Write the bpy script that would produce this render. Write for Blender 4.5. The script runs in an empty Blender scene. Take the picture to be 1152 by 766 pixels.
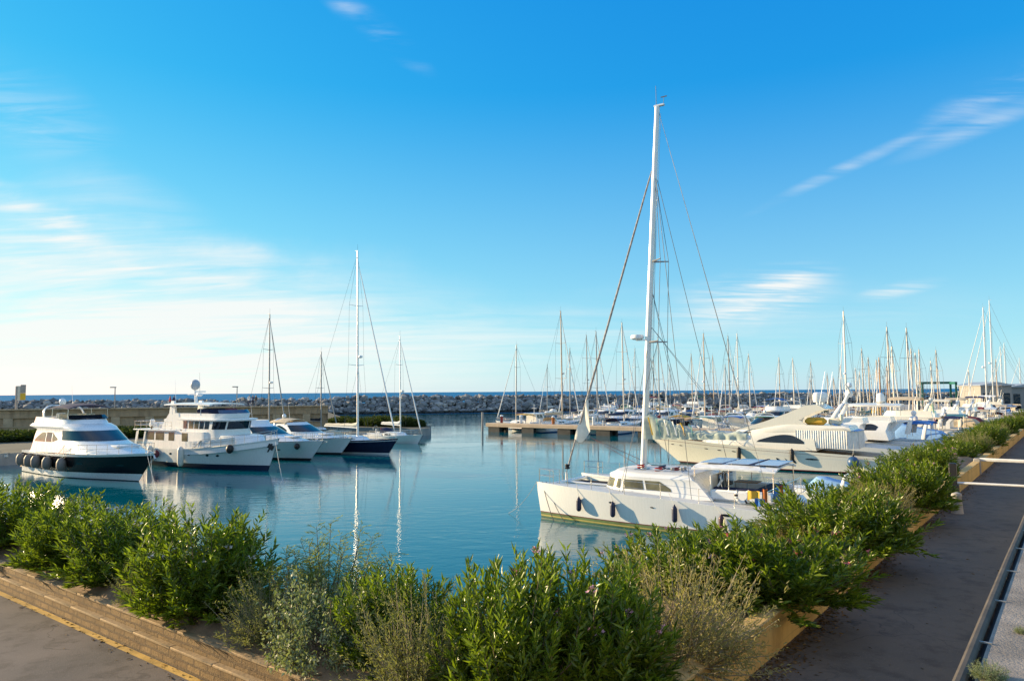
import bpy, bmesh, math, random
import numpy as np
from math import sin, cos, tan, pi, radians, sqrt, atan2, hypot
from mathutils import Vector, Matrix

C = bpy.context.scene.collection
rnd = random.Random(7)

# ------------------------------------------------------------------ camera, sky, sun, exposure
EYE = 6.2
FPX, CX, CY = 823.0, 576.0, 383.0
PITCH, ROLL = radians(4.0), radians(0.4)
SUN_AZ, SUN_EL = radians(-69), radians(13)

cam_d = bpy.data.cameras.new('camera')
cam = bpy.data.objects.new('camera', cam_d)
C.objects.link(cam)
cam_d.sensor_width = 36.0
cam_d.lens = 36.0 * FPX / 1152.0
cam_d.clip_start = 0.1
cam_d.clip_end = 200000
_fw = Vector((0, cos(PITCH), sin(PITCH)))
_r0 = Vector((1, 0, 0)); _u0 = _r0.cross(_fw)
_rt = _r0 * cos(ROLL) - _u0 * sin(ROLL)
_up = _u0 * cos(ROLL) + _r0 * sin(ROLL)
M = Matrix((_rt, _up, -_fw)).transposed().to_4x4()
M.translation = (0, 0, EYE)
cam.matrix_world = M
bpy.context.scene.camera = cam

def onz(x, y, z=0.0):
    """point of the horizontal plane at height z that the photograph shows at pixel x, y"""
    d = _fw * FPX + _rt * (x - CX) - _up * (y - CY)
    t = (z - EYE) / d.z
    return Vector((0, 0, EYE)) + d * t

def atY(x, y, Y):
    d = _fw * FPX + _rt * (x - CX) - _up * (y - CY)
    return Vector((0, 0, EYE)) + d * (Y / d.y)

sc = bpy.context.scene
sc.view_settings.view_transform = 'Standard'
sc.view_settings.look = 'None'
sc.view_settings.exposure = 1.0
sc.view_settings.gamma = 1.0
try:
    sc.view_settings.use_curve_mapping = False
except Exception:
    pass
try:
    sc.cycles.max_bounces = 6
    sc.cycles.use_denoising = True
    sc.cycles.caustics_reflective = False
    sc.cycles.caustics_refractive = False
except Exception:
    pass

sun_d = bpy.data.lights.new('sun', 'SUN')
sun_d.energy = 5.0
sun_d.angle = radians(0.5)
sun_d.color = (1.0, 0.77, 0.46)
sun = bpy.data.objects.new('sun', sun_d)
C.objects.link(sun)
_sd = Vector((sin(SUN_AZ) * cos(SUN_EL), cos(SUN_AZ) * cos(SUN_EL), sin(SUN_EL)))
sun.rotation_euler = (-_sd).to_track_quat('-Z', 'Y').to_euler()
sun.location = (-60, 20, 40)

W = bpy.data.worlds.new('World')
sc.world = W
W.use_nodes = True

class NT:
    """small helper to write node trees"""
    def __init__(s, tree):
        s.t = tree; s.n = tree.nodes; s.l = tree.links
    def node(s, typ, **kw):
        n = s.n.new(typ)
        for k, v in kw.items():
            setattr(n, k, v)
        return n
    def put(s, sock, v):
        if isinstance(v, bpy.types.NodeSocket):
            s.l.new(v, sock)
        elif v is not None:
            sock.default_value = v
    def math(s, op, a, b=None, c=None, clamp=False):
        n = s.node('ShaderNodeMath', operation=op, use_clamp=clamp)
        s.put(n.inputs[0], a)
        if b is not None: s.put(n.inputs[1], b)
        if c is not None: s.put(n.inputs[2], c)
        return n.outputs[0]
    def mix(s, f, a, b, blend='MIX'):
        n = s.node('ShaderNodeMix', data_type='RGBA', blend_type=blend)
        s.put(n.inputs[0], f); s.put(n.inputs[6], a); s.put(n.inputs[7], b)
        return n.outputs[2]
    def noise(s, vec, scale, detail=4, rough=0.55, dist=0.0):
        n = s.node('ShaderNodeTexNoise')
        if vec is not None: s.put(n.inputs['Vector'], vec)
        n.inputs['Scale'].default_value = scale
        n.inputs['Detail'].default_value = detail
        n.inputs['Roughness'].default_value = rough
        n.inputs['Distortion'].default_value = dist
        return n.outputs[0]
    def ramp(s, fac, stops):
        n = s.node('ShaderNodeValToRGB')
        e = n.color_ramp.elements
        while len(e) < len(stops): e.new(0.5)
        for i, (p, c) in enumerate(stops):
            e[i].position = p
            e[i].color = c if len(c) == 4 else (*c, 1)
        s.put(n.inputs[0], fac)
        return n.outputs[0]
    def maprange(s, v, a, b, c=0.0, d=1.0, smooth=True):
        n = s.node('ShaderNodeMapRange')
        if smooth: n.interpolation_type = 'SMOOTHSTEP'
        s.put(n.inputs[0], v)
        for i, q in enumerate((a, b, c, d)): n.inputs[1 + i].default_value = q
        return n.outputs[0]
    def mapping(s, vec, scale=(1, 1, 1), rot=(0, 0, 0), loc=(0, 0, 0)):
        n = s.node('ShaderNodeMapping')
        s.put(n.inputs[0], vec)
        n.inputs['Scale'].default_value = scale
        n.inputs['Rotation'].default_value = rot
        n.inputs['Location'].default_value = loc
        return n.outputs[0]

def build_world():
    t = NT(W.node_tree)
    t.n.clear()
    out = t.node('ShaderNodeOutputWorld')
    bg = t.node('ShaderNodeBackground')
    t.l.new(bg.outputs[0], out.inputs[0])
    sky = t.node('ShaderNodeTexSky')
    sky.sky_type = 'NISHITA'
    sky.sun_disc = False
    sky.sun_elevation = SUN_EL
    sky.sun_rotation = SUN_AZ
    sky.altitude = 0
    sky.air_density = 0.9
    sky.dust_density = 0.2
    sky.ozone_density = 6.0
    tc = t.node('ShaderNodeTexCoord').outputs['Generated']
    sep = t.node('ShaderNodeSeparateXYZ'); t.put(sep.inputs[0], tc)
    X, Y, Z = sep.outputs
    # colour response of the air: one tone curve per channel, the same in every direction
    sr = t.node('ShaderNodeSeparateColor'); t.l.new(sky.outputs[0], sr.inputs[0])
    cr = t.node('ShaderNodeCombineColor')
    for i, (k, g) in enumerate(SKY_CURVE):
        t.put(cr.inputs[i], t.math('MULTIPLY', t.math('POWER', t.math('MULTIPLY', sr.outputs[i], 0.29), g), k / 0.29))
    col = cr.outputs[0]
    az = t.math('ARCTAN2', X, Y)
    el = t.math('ARCTAN2', Z, t.math('SQRT', t.math('ADD', t.math('MULTIPLY', X, X), t.math('MULTIPLY', Y, Y))))
    # cirrus: streaked noise on a flat cloud layer seen in perspective
    zz = t.math('MAXIMUM', t.math('ADD', Z, 0.10), 0.02)
    px = t.math('DIVIDE', X, zz); py = t.math('DIVIDE', Y, zz)
    cb = t.node('ShaderNodeCombineXYZ'); t.put(cb.inputs[0], px); t.put(cb.inputs[1], py)
    fl = cb.outputs[0]
    n1 = t.noise(t.mapping(fl, (0.35, 1.3, 1), (0, 0, radians(28))), 1.3, 7, 0.62, 0.9)
    n2 = t.noise(t.mapping(fl, (0.8, 3.2, 1), (0, 0, radians(22))), 2.2, 6, 0.6, 0.6)
    ang = t.node('ShaderNodeCombineXYZ'); t.put(ang.inputs[0], az); t.put(ang.inputs[1], el)
    n3 = t.noise(ang.outputs[0], 7.0, 5, 0.6, 0.3)
    def pix(x, y):
        d = _fw * FPX + _rt * (x - CX) - _up * (y - CY)
        return atan2(d.x, d.y), atan2(d.z, hypot(d.x, d.y))
    total = None
    def blob(x, y, rx, ry, deg, amt, src, lo, hi):
        nonlocal total
        a0, e0 = pix(x, y)
        k = 1 / FPX
        c, s_ = cos(radians(deg)), sin(radians(deg))
        da = t.math('SUBTRACT', az, a0); de = t.math('SUBTRACT', el, e0)
        wob = t.math('MULTIPLY', t.math('SUBTRACT', n3, 0.5), 0.9)
        u = t.math('ADD', t.math('MULTIPLY', da, c / (rx * k)), t.math('MULTIPLY', de, s_ / (rx * k)))
        v = t.math('ADD', t.math('MULTIPLY', da, -s_ / (ry * k)), t.math('MULTIPLY', de, c / (ry * k)))
        v = t.math('ADD', v, wob)
        r = t.math('SQRT', t.math('ADD', t.math('MULTIPLY', u, u), t.math('MULTIPLY', v, v)))
        m = t.maprange(r, 1.0, 0.0)
        q = t.math('MULTIPLY', t.math('MULTIPLY', m, t.maprange(src, lo, hi)), amt)
        total = q if total is None else t.math('ADD', total, q)
    blob(60, 320, 430, 110, -10, 0.66, n1, 0.15, 0.75)
    blob(150, 300, 320, 70, -8, 0.40, n2, 0.35, 0.8)
    blob(45, 245, 120, 22, -24, 0.50, n2, 0.25, 0.75)
    blob(330, 330, 280, 70, -6, 0.45, n1, 0.15, 0.8)
    blob(60, 400, 620, 85, 0, 0.60, n1, 0.10, 0.7)
    blob(425, 32, 85, 20, -32, 0.40, n2, 0.36, 0.75)
    blob(392, 8, 45, 17, -25, 0.50, n2, 0.33, 0.7)
    blob(1115, 112, 110, 22, 18, 0.38, n2, 0.36, 0.72)
    blob(1110, 140, 100, 12, 14, 0.35, n2, 0.30, 0.7)
    blob(950, 190, 120, 9, 20, 0.26, n2, 0.28, 0.66)
    blob(845, 338, 110, 40, 10, 0.75, n2, 0.34, 0.72)
    blob(880, 318, 70, 16, 8, 0.45, n2, 0.3, 0.65)
    blob(1010, 326, 50, 10, 8, 0.40, n2, 0.3, 0.65)
    blob(640, 375, 520, 55, 2, 0.32, n1, 0.25, 0.75)
    blob(130, 222, 120, 40, -14, 0.35, n1, 0.3, 0.7)
    blob(20, 120, 110, 50, -20, 0.25, n2, 0.4, 0.7)
    veil = t.math('MULTIPLY', t.math('POWER', t.maprange(el, 0.40, 0.0, 0, 1, False), 1.3), 0.36)
    total = t.math('ADD', total, veil)
    # unseen high cloud overhead and inland, added to brighten the ambient with neutral light
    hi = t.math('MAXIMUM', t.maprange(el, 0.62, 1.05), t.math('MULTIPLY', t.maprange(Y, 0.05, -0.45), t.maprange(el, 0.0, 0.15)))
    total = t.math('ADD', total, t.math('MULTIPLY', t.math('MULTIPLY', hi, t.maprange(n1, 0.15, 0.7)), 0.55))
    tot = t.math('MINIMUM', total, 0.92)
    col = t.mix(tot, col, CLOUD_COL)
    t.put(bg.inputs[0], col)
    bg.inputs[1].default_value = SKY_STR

SKY_STR, SKY_CURVE = 0.15, ((0.75, 1.7), (0.79, 0.75), (0.84, 0.25))
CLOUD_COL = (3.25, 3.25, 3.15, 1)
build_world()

# ------------------------------------------------------------------ materials
MATS = {}
def newmat(name):
    m = bpy.data.materials.new(name)
    m.use_nodes = True
    t = NT(m.node_tree)
    b = next(n for n in t.n if n.type == 'BSDF_PRINCIPLED')
    MATS[name] = m
    return m, t, b

def mat(name, col, rough=0.5, metal=0.0, var=0.12, scale=3.0, bump=0.0, bscale=20.0, spec=0.5, coat=0.0):
    """plain procedural material: base colour with a noise-driven tone, optional bump"""
    m, t, b = newmat(name)
    tc = t.node('ShaderNodeTexCoord').outputs['Object']
    n = t.noise(tc, scale, 5, 0.6)
    c0 = tuple(max(0, c * (1 - var)) for c in col); c1 = tuple(min(1, c * (1 + var)) for c in col)
    t.put(b.inputs['Base Color'], t.ramp(n, [(0.3, c0), (0.7, c1)]))
    b.inputs['Roughness'].default_value = rough
    b.inputs['Metallic'].default_value = metal
    b.inputs['Specular IOR Level'].default_value = spec
    if coat: b.inputs['Coat Weight'].default_value = coat; b.inputs['Coat Roughness'].default_value = 0.08
    if bump:
        bp = t.node('ShaderNodeBump')
        bp.inputs['Strength'].default_value = bump
        bp.inputs['Distance'].default_value = 0.02
        t.put(bp.inputs['Height'], t.noise(tc, bscale, 4, 0.6))
        t.l.new(bp.outputs[0], b.inputs['Normal'])
    return m

def gel(name, col, grime):
    m, t, b = newmat(name)
    tc = t.node('ShaderNodeTexCoord').outputs['Object']
    n = t.noise(tc, 0.8, 4, .6)
    st = t.noise(t.mapping(tc, (5, 5, .5)), 1.6, 5, .7)
    c = t.mix(n, (*[c * .95 for c in col], 1), (*[min(1, c * 1.04) for c in col], 1))
    c = t.mix(t.maprange(st, .55, .80, 0, .45), c, (*grime, 1))
    t.put(b.inputs['Base Color'], c)
    t.put(b.inputs['Roughness'], t.maprange(st, .3, .8, .22, .42))
    b.inputs['Coat Weight'].default_value = .3; b.inputs['Coat Roughness'].default_value = .08
gel('gel_white', (0.80, 0.80, 0.78), (0.60, 0.57, 0.49))
gel('gel_cream', (0.80, 0.76, 0.66), (0.60, 0.54, 0.42))
mat('gel_pale_grey', (0.66, 0.66, 0.64), 0.35, var=0.05)  # slightly darker gelcoat for the thin hull bands
mat('gel_navy', (0.012, 0.018, 0.05), 0.16, var=0.15, coat=0.3)
mat('gel_black', (0.008, 0.007, 0.009), 0.2, var=0.15, spec=0.3)
mat('gel_grey', (0.30, 0.32, 0.34), 0.28, var=0.06, coat=0.3)
mat('gel_red', (0.32, 0.025, 0.02), 0.28, var=0.08, coat=0.3)
mat('gel_blue', (0.03, 0.10, 0.28), 0.25, var=0.08, coat=0.3)
mat('antifoul_navy', (0.010, 0.022, 0.06), 0.6, var=0.2)
mat('antifoul_black', (0.012, 0.014, 0.016), 0.6, var=0.2)
mat('antifoul_green', (0.10, 0.16, 0.06), 0.7, var=0.35, scale=2.0)
mat('antifoul_red', (0.20, 0.03, 0.02), 0.6, var=0.2)
mat('stripe_yellow', (0.50, 0.42, 0.14), 0.4, var=0.15)
mat('stripe_maroon', (0.16, 0.04, 0.05), 0.4, var=0.1)
mat('stripe_blue', (0.03, 0.09, 0.25), 0.4, var=0.1)
mat('deck_grey', (0.62, 0.62, 0.60), 0.6, var=0.06, bump=0.1, bscale=60)
mat('deck_cream', (0.66, 0.60, 0.48), 0.6, var=0.06, bump=0.1, bscale=60)
mat('teak', (0.36, 0.22, 0.11), 0.6, var=0.25, scale=6, bump=0.15, bscale=30)
mat('glass_dark', (0.012, 0.016, 0.022), 0.06, var=0.2, spec=0.6)
for nm in ('glass_dark',):
    m_ = MATS[nm]; t_ = NT(m_.node_tree); b_ = next(n for n in t_.n if n.type == 'BSDF_PRINCIPLED')
    bp_ = t_.node('ShaderNodeBump'); bp_.inputs['Strength'].default_value = .25; bp_.inputs['Distance'].default_value = .05
    t_.put(bp_.inputs['Height'], t_.noise(t_.node('ShaderNodeTexCoord').outputs['Object'], 1.3, 2, .5)); t_.l.new(bp_.outputs[0], b_.inputs['Normal'])
mat('glass_amber', (0.13, 0.12, 0.065), 0.10, var=0.5, scale=1.4, spec=0.5)
mat('glass_blue', (0.03, 0.08, 0.16), 0.08, var=0.2, spec=0.6)
mat('steel', (0.60, 0.60, 0.58), 0.25, 1.0, var=0.06)
mat('alum', (0.78, 0.78, 0.76), 0.35, 0.35, var=0.05)
mat('alum_grey', (0.30, 0.30, 0.30), 0.4, 0.4, var=0.08)
mat('mast_far', (0.60, 0.56, 0.50), 0.4, 0.2, var=0.08)
mat('mast_tan', (0.50, 0.40, 0.30), 0.5, 0.0, var=0.1)
mat('wood_mast', (0.42, 0.22, 0.09), 0.4, var=0.15)
mat('wire', (0.10, 0.11, 0.12), 0.5, 0.3, var=0.1)
mat('rope_white', (0.62, 0.60, 0.54), 0.9, var=0.15, scale=20)
mat('rope_dark', (0.05, 0.05, 0.06), 0.9, var=0.2, scale=20)
mat('rope_maroon', (0.15, 0.07, 0.07), 0.9, var=0.2, scale=20)
mat('rubber_black', (0.012, 0.012, 0.014), 0.5, var=0.2)
mat('fender_navy', (0.014, 0.018, 0.055), 0.45, var=0.2)
mat('fender_maroon', (0.05, 0.018, 0.03), 0.45, var=0.2)
mat('fender_blue', (0.02, 0.08, 0.20), 0.4, var=0.15)
mat('fender_grey', (0.20, 0.17, 0.15), 0.6, var=0.2)
mat('fender_white', (0.70, 0.67, 0.60), 0.5, var=0.08)
for nm, c in dict(navy=(0.015, 0.022, 0.07), blue=(0.03, 0.14, 0.42), grey=(0.26, 0.28, 0.28), beige=(0.58, 0.46, 0.30), white=(0.76, 0.76, 0.74),
                  teal=(0.10, 0.26, 0.27), red=(0.32, 0.03, 0.03), maroon=(0.14, 0.03, 0.04), green=(0.03, 0.16, 0.08), orange=(0.42, 0.13, 0.03),
                  yellow=(0.60, 0.36, 0.04), sage=(0.42, 0.47, 0.40), sky=(0.22, 0.40, 0.66), cream=(0.72, 0.66, 0.52), black=(0.015, 0.015, 0.018)).items():
    mat('canvas_' + nm, c, 0.85, var=0.14, scale=4, bump=0.25, bscale=9)

# ------------------------------------------------------------------ mesh helpers
class MB:
    """collects shapes and links them as ONE mesh object"""
    def __init__(s):
        s.v = []; s.f = []; s.m = []; s.names = []
    def mi(s, name):
        if name not in s.names: s.names.append(name)
        return s.names.index(name)
    def add(s, vs, fs, m):
        k = len(s.v); i = s.mi(m)
        s.v.extend([tuple(p) for p in vs])
        for f in fs:
            s.f.append(tuple(k + j for j in f)); s.m.append(i)
    def grid(s, rows, m, wrap=False, flip=False):
        """rows: list of equally long point lists"""
        n = len(rows[0]); vs = [p for r in rows for p in r]; fs = []
        for i in range(len(rows) - 1):
            for j in range(n if wrap else n - 1):
                a, b, c, d = i * n + j, i * n + (j + 1) % n, (i + 1) * n + (j + 1) % n, (i + 1) * n + j
                fs.append((d, c, b, a) if flip else (a, b, c, d))
        s.add(vs, fs, m)
    def box(s, c, size, m, rz=0.0, ry=0.0, taper=1.0):
        hx, hy, hz = [q / 2 for q in size]
        R = Matrix.Rotation(rz, 3, 'Z') @ Matrix.Rotation(ry, 3, 'Y')
        vs = []
        for sz in (-1, 1):
            k = taper if sz > 0 else 1.0
            for sx, sy in ((-1, -1), (1, -1), (1, 1), (-1, 1)):
                vs.append(Vector(c) + R @ Vector((sx * hx * k, sy * hy * k, sz * hz)))
        s.add(vs, [(3, 2, 1, 0), (4, 5, 6, 7), (0, 1, 5, 4), (1, 2, 6, 5), (2, 3, 7, 6), (3, 0, 4, 7)], m)
    def rbox(s, c, size, m, rz=0.0, b=0.03):
        """box with chamfered edges"""
        hx, hy, hz = [q / 2 for q in size]
        b = min(b, hx * .9, hy * .9, hz * .9)
        R = Matrix.Rotation(rz, 3, 'Z')
        def ring(x, y, z, cut):
            return [Vector(c) + R @ Vector(p) for p in ((x, -y + cut, z), (x, y - cut, z), (x - cut, y, z), (-x + cut, y, z), (-x, y - cut, z), (-x, -y + cut, z), (-x + cut, -y, z), (x - cut, -y, z))]
        rows = [ring(hx - b, hy - b, -hz, b * .5), ring(hx, hy, -hz + b, b), ring(hx, hy, hz - b, b), ring(hx - b, hy - b, hz, b * .5)]
        s.grid(rows, m, wrap=True)
        k = len(s.v)
        s.add(rows[0], [tuple(range(7, -1, -1))], m); s.add(rows[3], [tuple(range(8))], m)
    def tube(s, pts, r, m, n=6, caps=True):
        pts = [Vector(p) for p in pts]
        rs = r if isinstance(r, (list, tuple)) else [r] * len(pts)
        rows = []
        for i, p in enumerate(pts):
            d = (pts[min(i + 1, len(pts) - 1)] - pts[max(i - 1, 0)])
            if d.length < 1e-9: d = Vector((0, 0, 1))
            d.normalize()
            a = Vector((0, 0, 1)) if abs(d.z) < 0.95 else Vector((1, 0, 0))
            u = d.cross(a).normalized(); w = d.cross(u)
            rows.append([p + (u * cos(2 * pi * k / n) + w * sin(2 * pi * k / n)) * rs[i] for k in range(n)])
        s.grid(rows, m, wrap=True)
        if caps:
            s.add(rows[0], [tuple(range(n))], m); s.add(rows[-1], [tuple(range(n - 1, -1, -1))], m)
    def lathe(s, prof, m, c=(0, 0, 0), n=16, axis='z'):
        rows = []
        for r, z in prof:
            row = []
            for k in range(n):
                a = 2 * pi * k / n
                p = Vector((r * cos(a), r * sin(a), z))
                if axis == 'x': p = Vector((p.z, p.x, p.y))
                row.append(Vector(c) + p)
            rows.append(row)
        s.grid(rows, m, wrap=True)
        s.add(rows[0], [tuple(range(n - 1, -1, -1))], m); s.add(rows[-1], [tuple(range(n))], m)
    def ball(s, c, r, m, n=14, sq=(1, 1, 1)):
        rows = []
        h = max(5, n // 2)
        for i in range(h + 1):
            a = -pi / 2 + pi * i / h
            rr = max(cos(a), 0.02)
            rows.append([Vector(c) + Vector((r * rr * cos(2 * pi * k / n) * sq[0], r * rr * sin(2 * pi * k / n) * sq[1], r * sin(a) * sq[2])) for k in range(n)])
        s.grid(rows, m, wrap=True)
    def prism(s, poly, y0, y1, m):
        """polygon in x,z extruded along y"""
        n = len(poly)
        a = [Vector((p[0], y0, p[1])) for p in poly]; b = [Vector((p[0], y1, p[1])) for p in poly]
        s.add(a + b, [tuple(range(n)), tuple(range(2 * n - 1, n - 1, -1))] + [(i, i + n, (i + 1) % n + n, (i + 1) % n) for i in range(n)], m)
    def slab(s, poly, z0, z1, m, m2=None):
        """polygon in x,y extruded along z; z0, z1 numbers"""
        n = len(poly)
        a = [Vector((p[0], p[1], z0)) for p in poly]; b = [Vector((p[0], p[1], z1)) for p in poly]
        s.add(a + b, [tuple(range(n - 1, -1, -1))] + [(i, (i + 1) % n, (i + 1) % n + n, i + n) for i in range(n)], m2 or m)
        s.add(b, [tuple(range(n))], m)
    def build(s, name, parent=None, loc=None, angle=35, flat=False):
        me = bpy.data.meshes.new(name)
        me.from_pydata(s.v, [], s.f)
        for nm in s.names: me.materials.append(MATS[nm])
        me.polygons.foreach_set('material_index', s.m)
        bm = bmesh.new(); bm.from_mesh(me)
        bmesh.ops.remove_doubles(bm, verts=bm.verts, dist=1e-5)
        bmesh.ops.recalc_face_normals(bm, faces=bm.faces)
        bm.to_mesh(me); bm.free()
        if not flat:
            me.polygons.foreach_set('use_smooth', [True] * len(me.polygons))
            me.set_sharp_from_angle(angle=radians(angle))
        o = bpy.data.objects.new(name, me)
        C.objects.link(o)
        if parent is not None: o.parent = parent
        if loc is not None: o.location = loc
        return o

def empty(name, loc=(0, 0, 0), rz=0.0):
    o = bpy.data.objects.new(name, None)
    o.empty_display_size = 0.5
    C.objects.link(o); o.location = loc; o.rotation_euler = (0, 0, rz)
    return o

def tag(o, label=None, cat=None, group=None, kind=None):
    if label: o['label'] = label
    if cat: o['category'] = cat
    if group: o['group'] = group
    if kind: o['kind'] = kind
    return o

def copy_tree(o, parent=None, over=None):
    c = o.copy()
    C.objects.link(c)
    c.parent = parent
    if c.type == 'MESH' and over:
        for sl in c.material_slots:
            if sl.material and sl.material.name in over:
                new = MATS[over[sl.material.name]]
                sl.link = 'OBJECT'
                sl.material = new
    for ch in list(o.children):
        copy_tree(ch, c, over)
    return c

def heading(az_deg):
    """rotation about z that turns local +x to the compass bearing az (0 = +Y, 90 = +X)"""
    return radians(90 - az_deg)

def bearing(az_deg):
    return Vector((sin(radians(az_deg)), cos(radians(az_deg)), 0))

def lerp(a, b, t): return a + (b - a) * t
def sstep(t): t = max(0, min(1, t)); return t * t * (3 - 2 * t)

# harbour-side frame: a runs along the right-hand wall, b along the left-hand wall
UA = bearing(37.7); UB = bearing(37.7 - 90)
def AB(a, b, z=0.0): return UA * a + UB * b + Vector((0, 0, z))

# ------------------------------------------------------------------ ground materials
def asphalt(name, col, warm):
    m, t, b = newmat(name)
    tc = t.node('ShaderNodeTexCoord').outputs['Object']
    big = t.noise(tc, 0.35, 4, 0.6)
    mid = t.noise(tc, 2.2, 5, 0.65)
    fine = t.noise(tc, 38, 3, 0.7)
    c = t.mix(t.maprange(big, 0.35, 0.68), (*col, 1), (*warm, 1))
    c = t.mix(t.maprange(mid, 0.46, 0.70, 0, 0.75), c, (col[0] * .55, col[1] * .52, col[2] * .5, 1))
    c = t.mix(t.maprange(fine, 0.58, 0.72, 0, 0.7), c, (col[0] * 2.2, col[1] * 2.1, col[2] * 2.0, 1))
    # cracks
    vo = t.node('ShaderNodeTexVoronoi', feature='DISTANCE_TO_EDGE')
    vo.inputs['Scale'].default_value = 0.55
    dv = t.node('ShaderNodeVectorMath', operation='ADD')
    t.put(dv.inputs[0], tc)
    nn = t.node('ShaderNodeTexNoise'); nn.inputs['Scale'].default_value = 1.5; t.put(nn.inputs['Vector'], tc)
    t.l.new(nn.outputs['Color'], dv.inputs[1])
    t.put(vo.inputs['Vector'], dv.outputs[0])
    cr = t.math('MULTIPLY', t.maprange(vo.outputs['Distance'], 0.012, 0.002), t.maprange(big, 0.48, 0.6))
    c = t.mix(t.math('MULTIPLY', cr, 0.45), c, (0.012, 0.011, 0.010, 1))
    t.put(b.inputs['Base Color'], c)
    b.inputs['Roughness'].default_value = 0.85
    bp = t.node('ShaderNodeBump'); bp.inputs['Strength'].default_value = 0.35; bp.inputs['Distance'].default_value = 0.01
    t.put(bp.inputs['Height'], t.math('ADD', fine, t.math('MULTIPLY', mid, 0.6)))
    t.l.new(bp.outputs[0], b.inputs['Normal'])
asphalt('asphalt_road', (0.085, 0.072, 0.058), (0.115, 0.093, 0.070))
asphalt('asphalt_promenade', (0.095, 0.080, 0.070), (0.150, 0.120, 0.100))

def brickwall(name, c0, c1, mortar, scale, bw=0.5, rh=0.25, mort=0.012, bumpk=0.6):
    m, t, b = newmat(name)
    tc = t.node('ShaderNodeTexCoord').outputs['UV']
    wn = t.node('ShaderNodeTexNoise'); wn.inputs['Scale'].default_value = 2.6; wn.inputs['Detail'].default_value = 4; t.put(wn.inputs['Vector'], tc)
    wa = t.node('ShaderNodeVectorMath', operation='MULTIPLY_ADD'); t.l.new(wn.outputs['Color'], wa.inputs[0]); wa.inputs[1].default_value = (.05, .05, 0); t.put(wa.inputs[2], tc); tc = wa.outputs[0]
    br = t.node('ShaderNodeTexBrick')
    t.put(br.inputs['Vector'], tc)
    br.inputs['Scale'].default_value = scale
    br.inputs['Brick Width'].default_value = bw
    br.inputs['Row Height'].default_value = rh
    br.inputs['Mortar Size'].default_value = mort
    br.inputs['Color1'].default_value = (*c0, 1); br.inputs['Color2'].default_value = (*c1, 1); br.inputs['Mortar'].default_value = (*mortar, 1)
    ob = t.node('ShaderNodeTexCoord').outputs['Object']
    st = t.noise(t.mapping(ob, (1, 1, 0.25)), 1.1, 5, 0.65)
    c = t.mix(t.maprange(st, 0.42, 0.70, 0, 0.75), br.outputs['Color'], (c0[0] * .45, c0[1] * .42, c0[2] * .42, 1))
    c = t.mix(t.math('MULTIPLY', t.noise(ob, 14, 4, .7), 0.35), c, (c1[0] * 1.25, c1[1] * 1.2, c1[2] * 1.1, 1))
    t.put(b.inputs['Base Color'], c)
    b.inputs['Roughness'].default_value = 0.9
    bp = t.node('ShaderNodeBump'); bp.inputs['Strength'].default_value = bumpk; bp.inputs['Distance'].default_value = 0.02
    t.put(bp.inputs['Height'], t.math('SUBTRACT', t.math('MULTIPLY', t.noise(ob, 25, 4, .7), 0.6), br.outputs['Fac']))
    t.l.new(bp.outputs[0], b.inputs['Normal'])
brickwall('tufa_wall', (0.17, 0.105, 0.042), (0.29, 0.185, 0.075), (0.09, 0.06, 0.032), 1.0, 0.38, 0.12, 0.018, 1.5)
brickwall('quay_stone', (0.40, 0.285, 0.17), (0.46, 0.33, 0.20), (0.31, 0.23, 0.15), 1.0, 1.2, 0.6, 0.02)
brickwall('plaster_wall', (0.66, 0.43, 0.13), (0.70, 0.46, 0.15), (0.54, 0.34, 0.11), 1.0, 2.2, 0.34, 0.008, .5)
mat('plaster_cap', (0.58, 0.38, 0.14), 0.9, var=0.2, scale=3, bump=0.4, bscale=18)
mat('cap_stone', (0.33, 0.225, 0.115), 0.9, var=0.22, scale=4, bump=0.5, bscale=18)
mat('line_yellow', (0.55, 0.34, 0.08), 0.8, var=0.35, scale=3, bump=0.2, bscale=30)
mat('soil', (0.24, 0.155, 0.085), 0.95, var=0.35, scale=2.5, bump=0.8, bscale=7)
mat('concrete', (0.34, 0.32, 0.29), 0.9, var=0.2, scale=0.9, bump=0.3, bscale=12)
mat('concrete_warm', (0.42, 0.33, 0.24), 0.9, var=0.16, scale=0.8, bump=0.3, bscale=10)
mat('concrete_dark', (0.05, 0.05, 0.048), 0.9, var=0.3, scale=1.2)
mat('ledge_top', (0.27, 0.23, 0.19), 0.85, var=0.38, scale=2.2, bump=0.6, bscale=40)
mat('quay_ground', (0.085, 0.080, 0.055), 0.95, var=0.25, scale=0.25, bump=0.3, bscale=3)
mat('pipe_grey', (0.085, 0.068, 0.050), 0.8, 0.0, var=0.3, scale=4)
mat('paint_white', (0.74, 0.74, 0.72), 0.5, var=0.08)
mat('paint_yellow', (0.62, 0.36, 0.05), 0.6, var=0.2)
mat('paint_green', (0.015, 0.13, 0.09), 0.5, var=0.1)
mat('sign_yellow', (0.80, 0.48, 0.03), 0.5, var=0.08)
mat('sign_grey', (0.42, 0.36, 0.30), 0.5, var=0.08)
mat('sign_white', (0.78, 0.70, 0.55), 0.5, var=0.08)
mat('boathouse_wall', (0.30, 0.29, 0.27), 0.8, var=0.08)
mat('roof_metal', (0.42, 0.45, 0.47), 0.5, var=0.08)
mat('skin', (0.50, 0.32, 0.22), 0.6, var=0.05)

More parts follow.
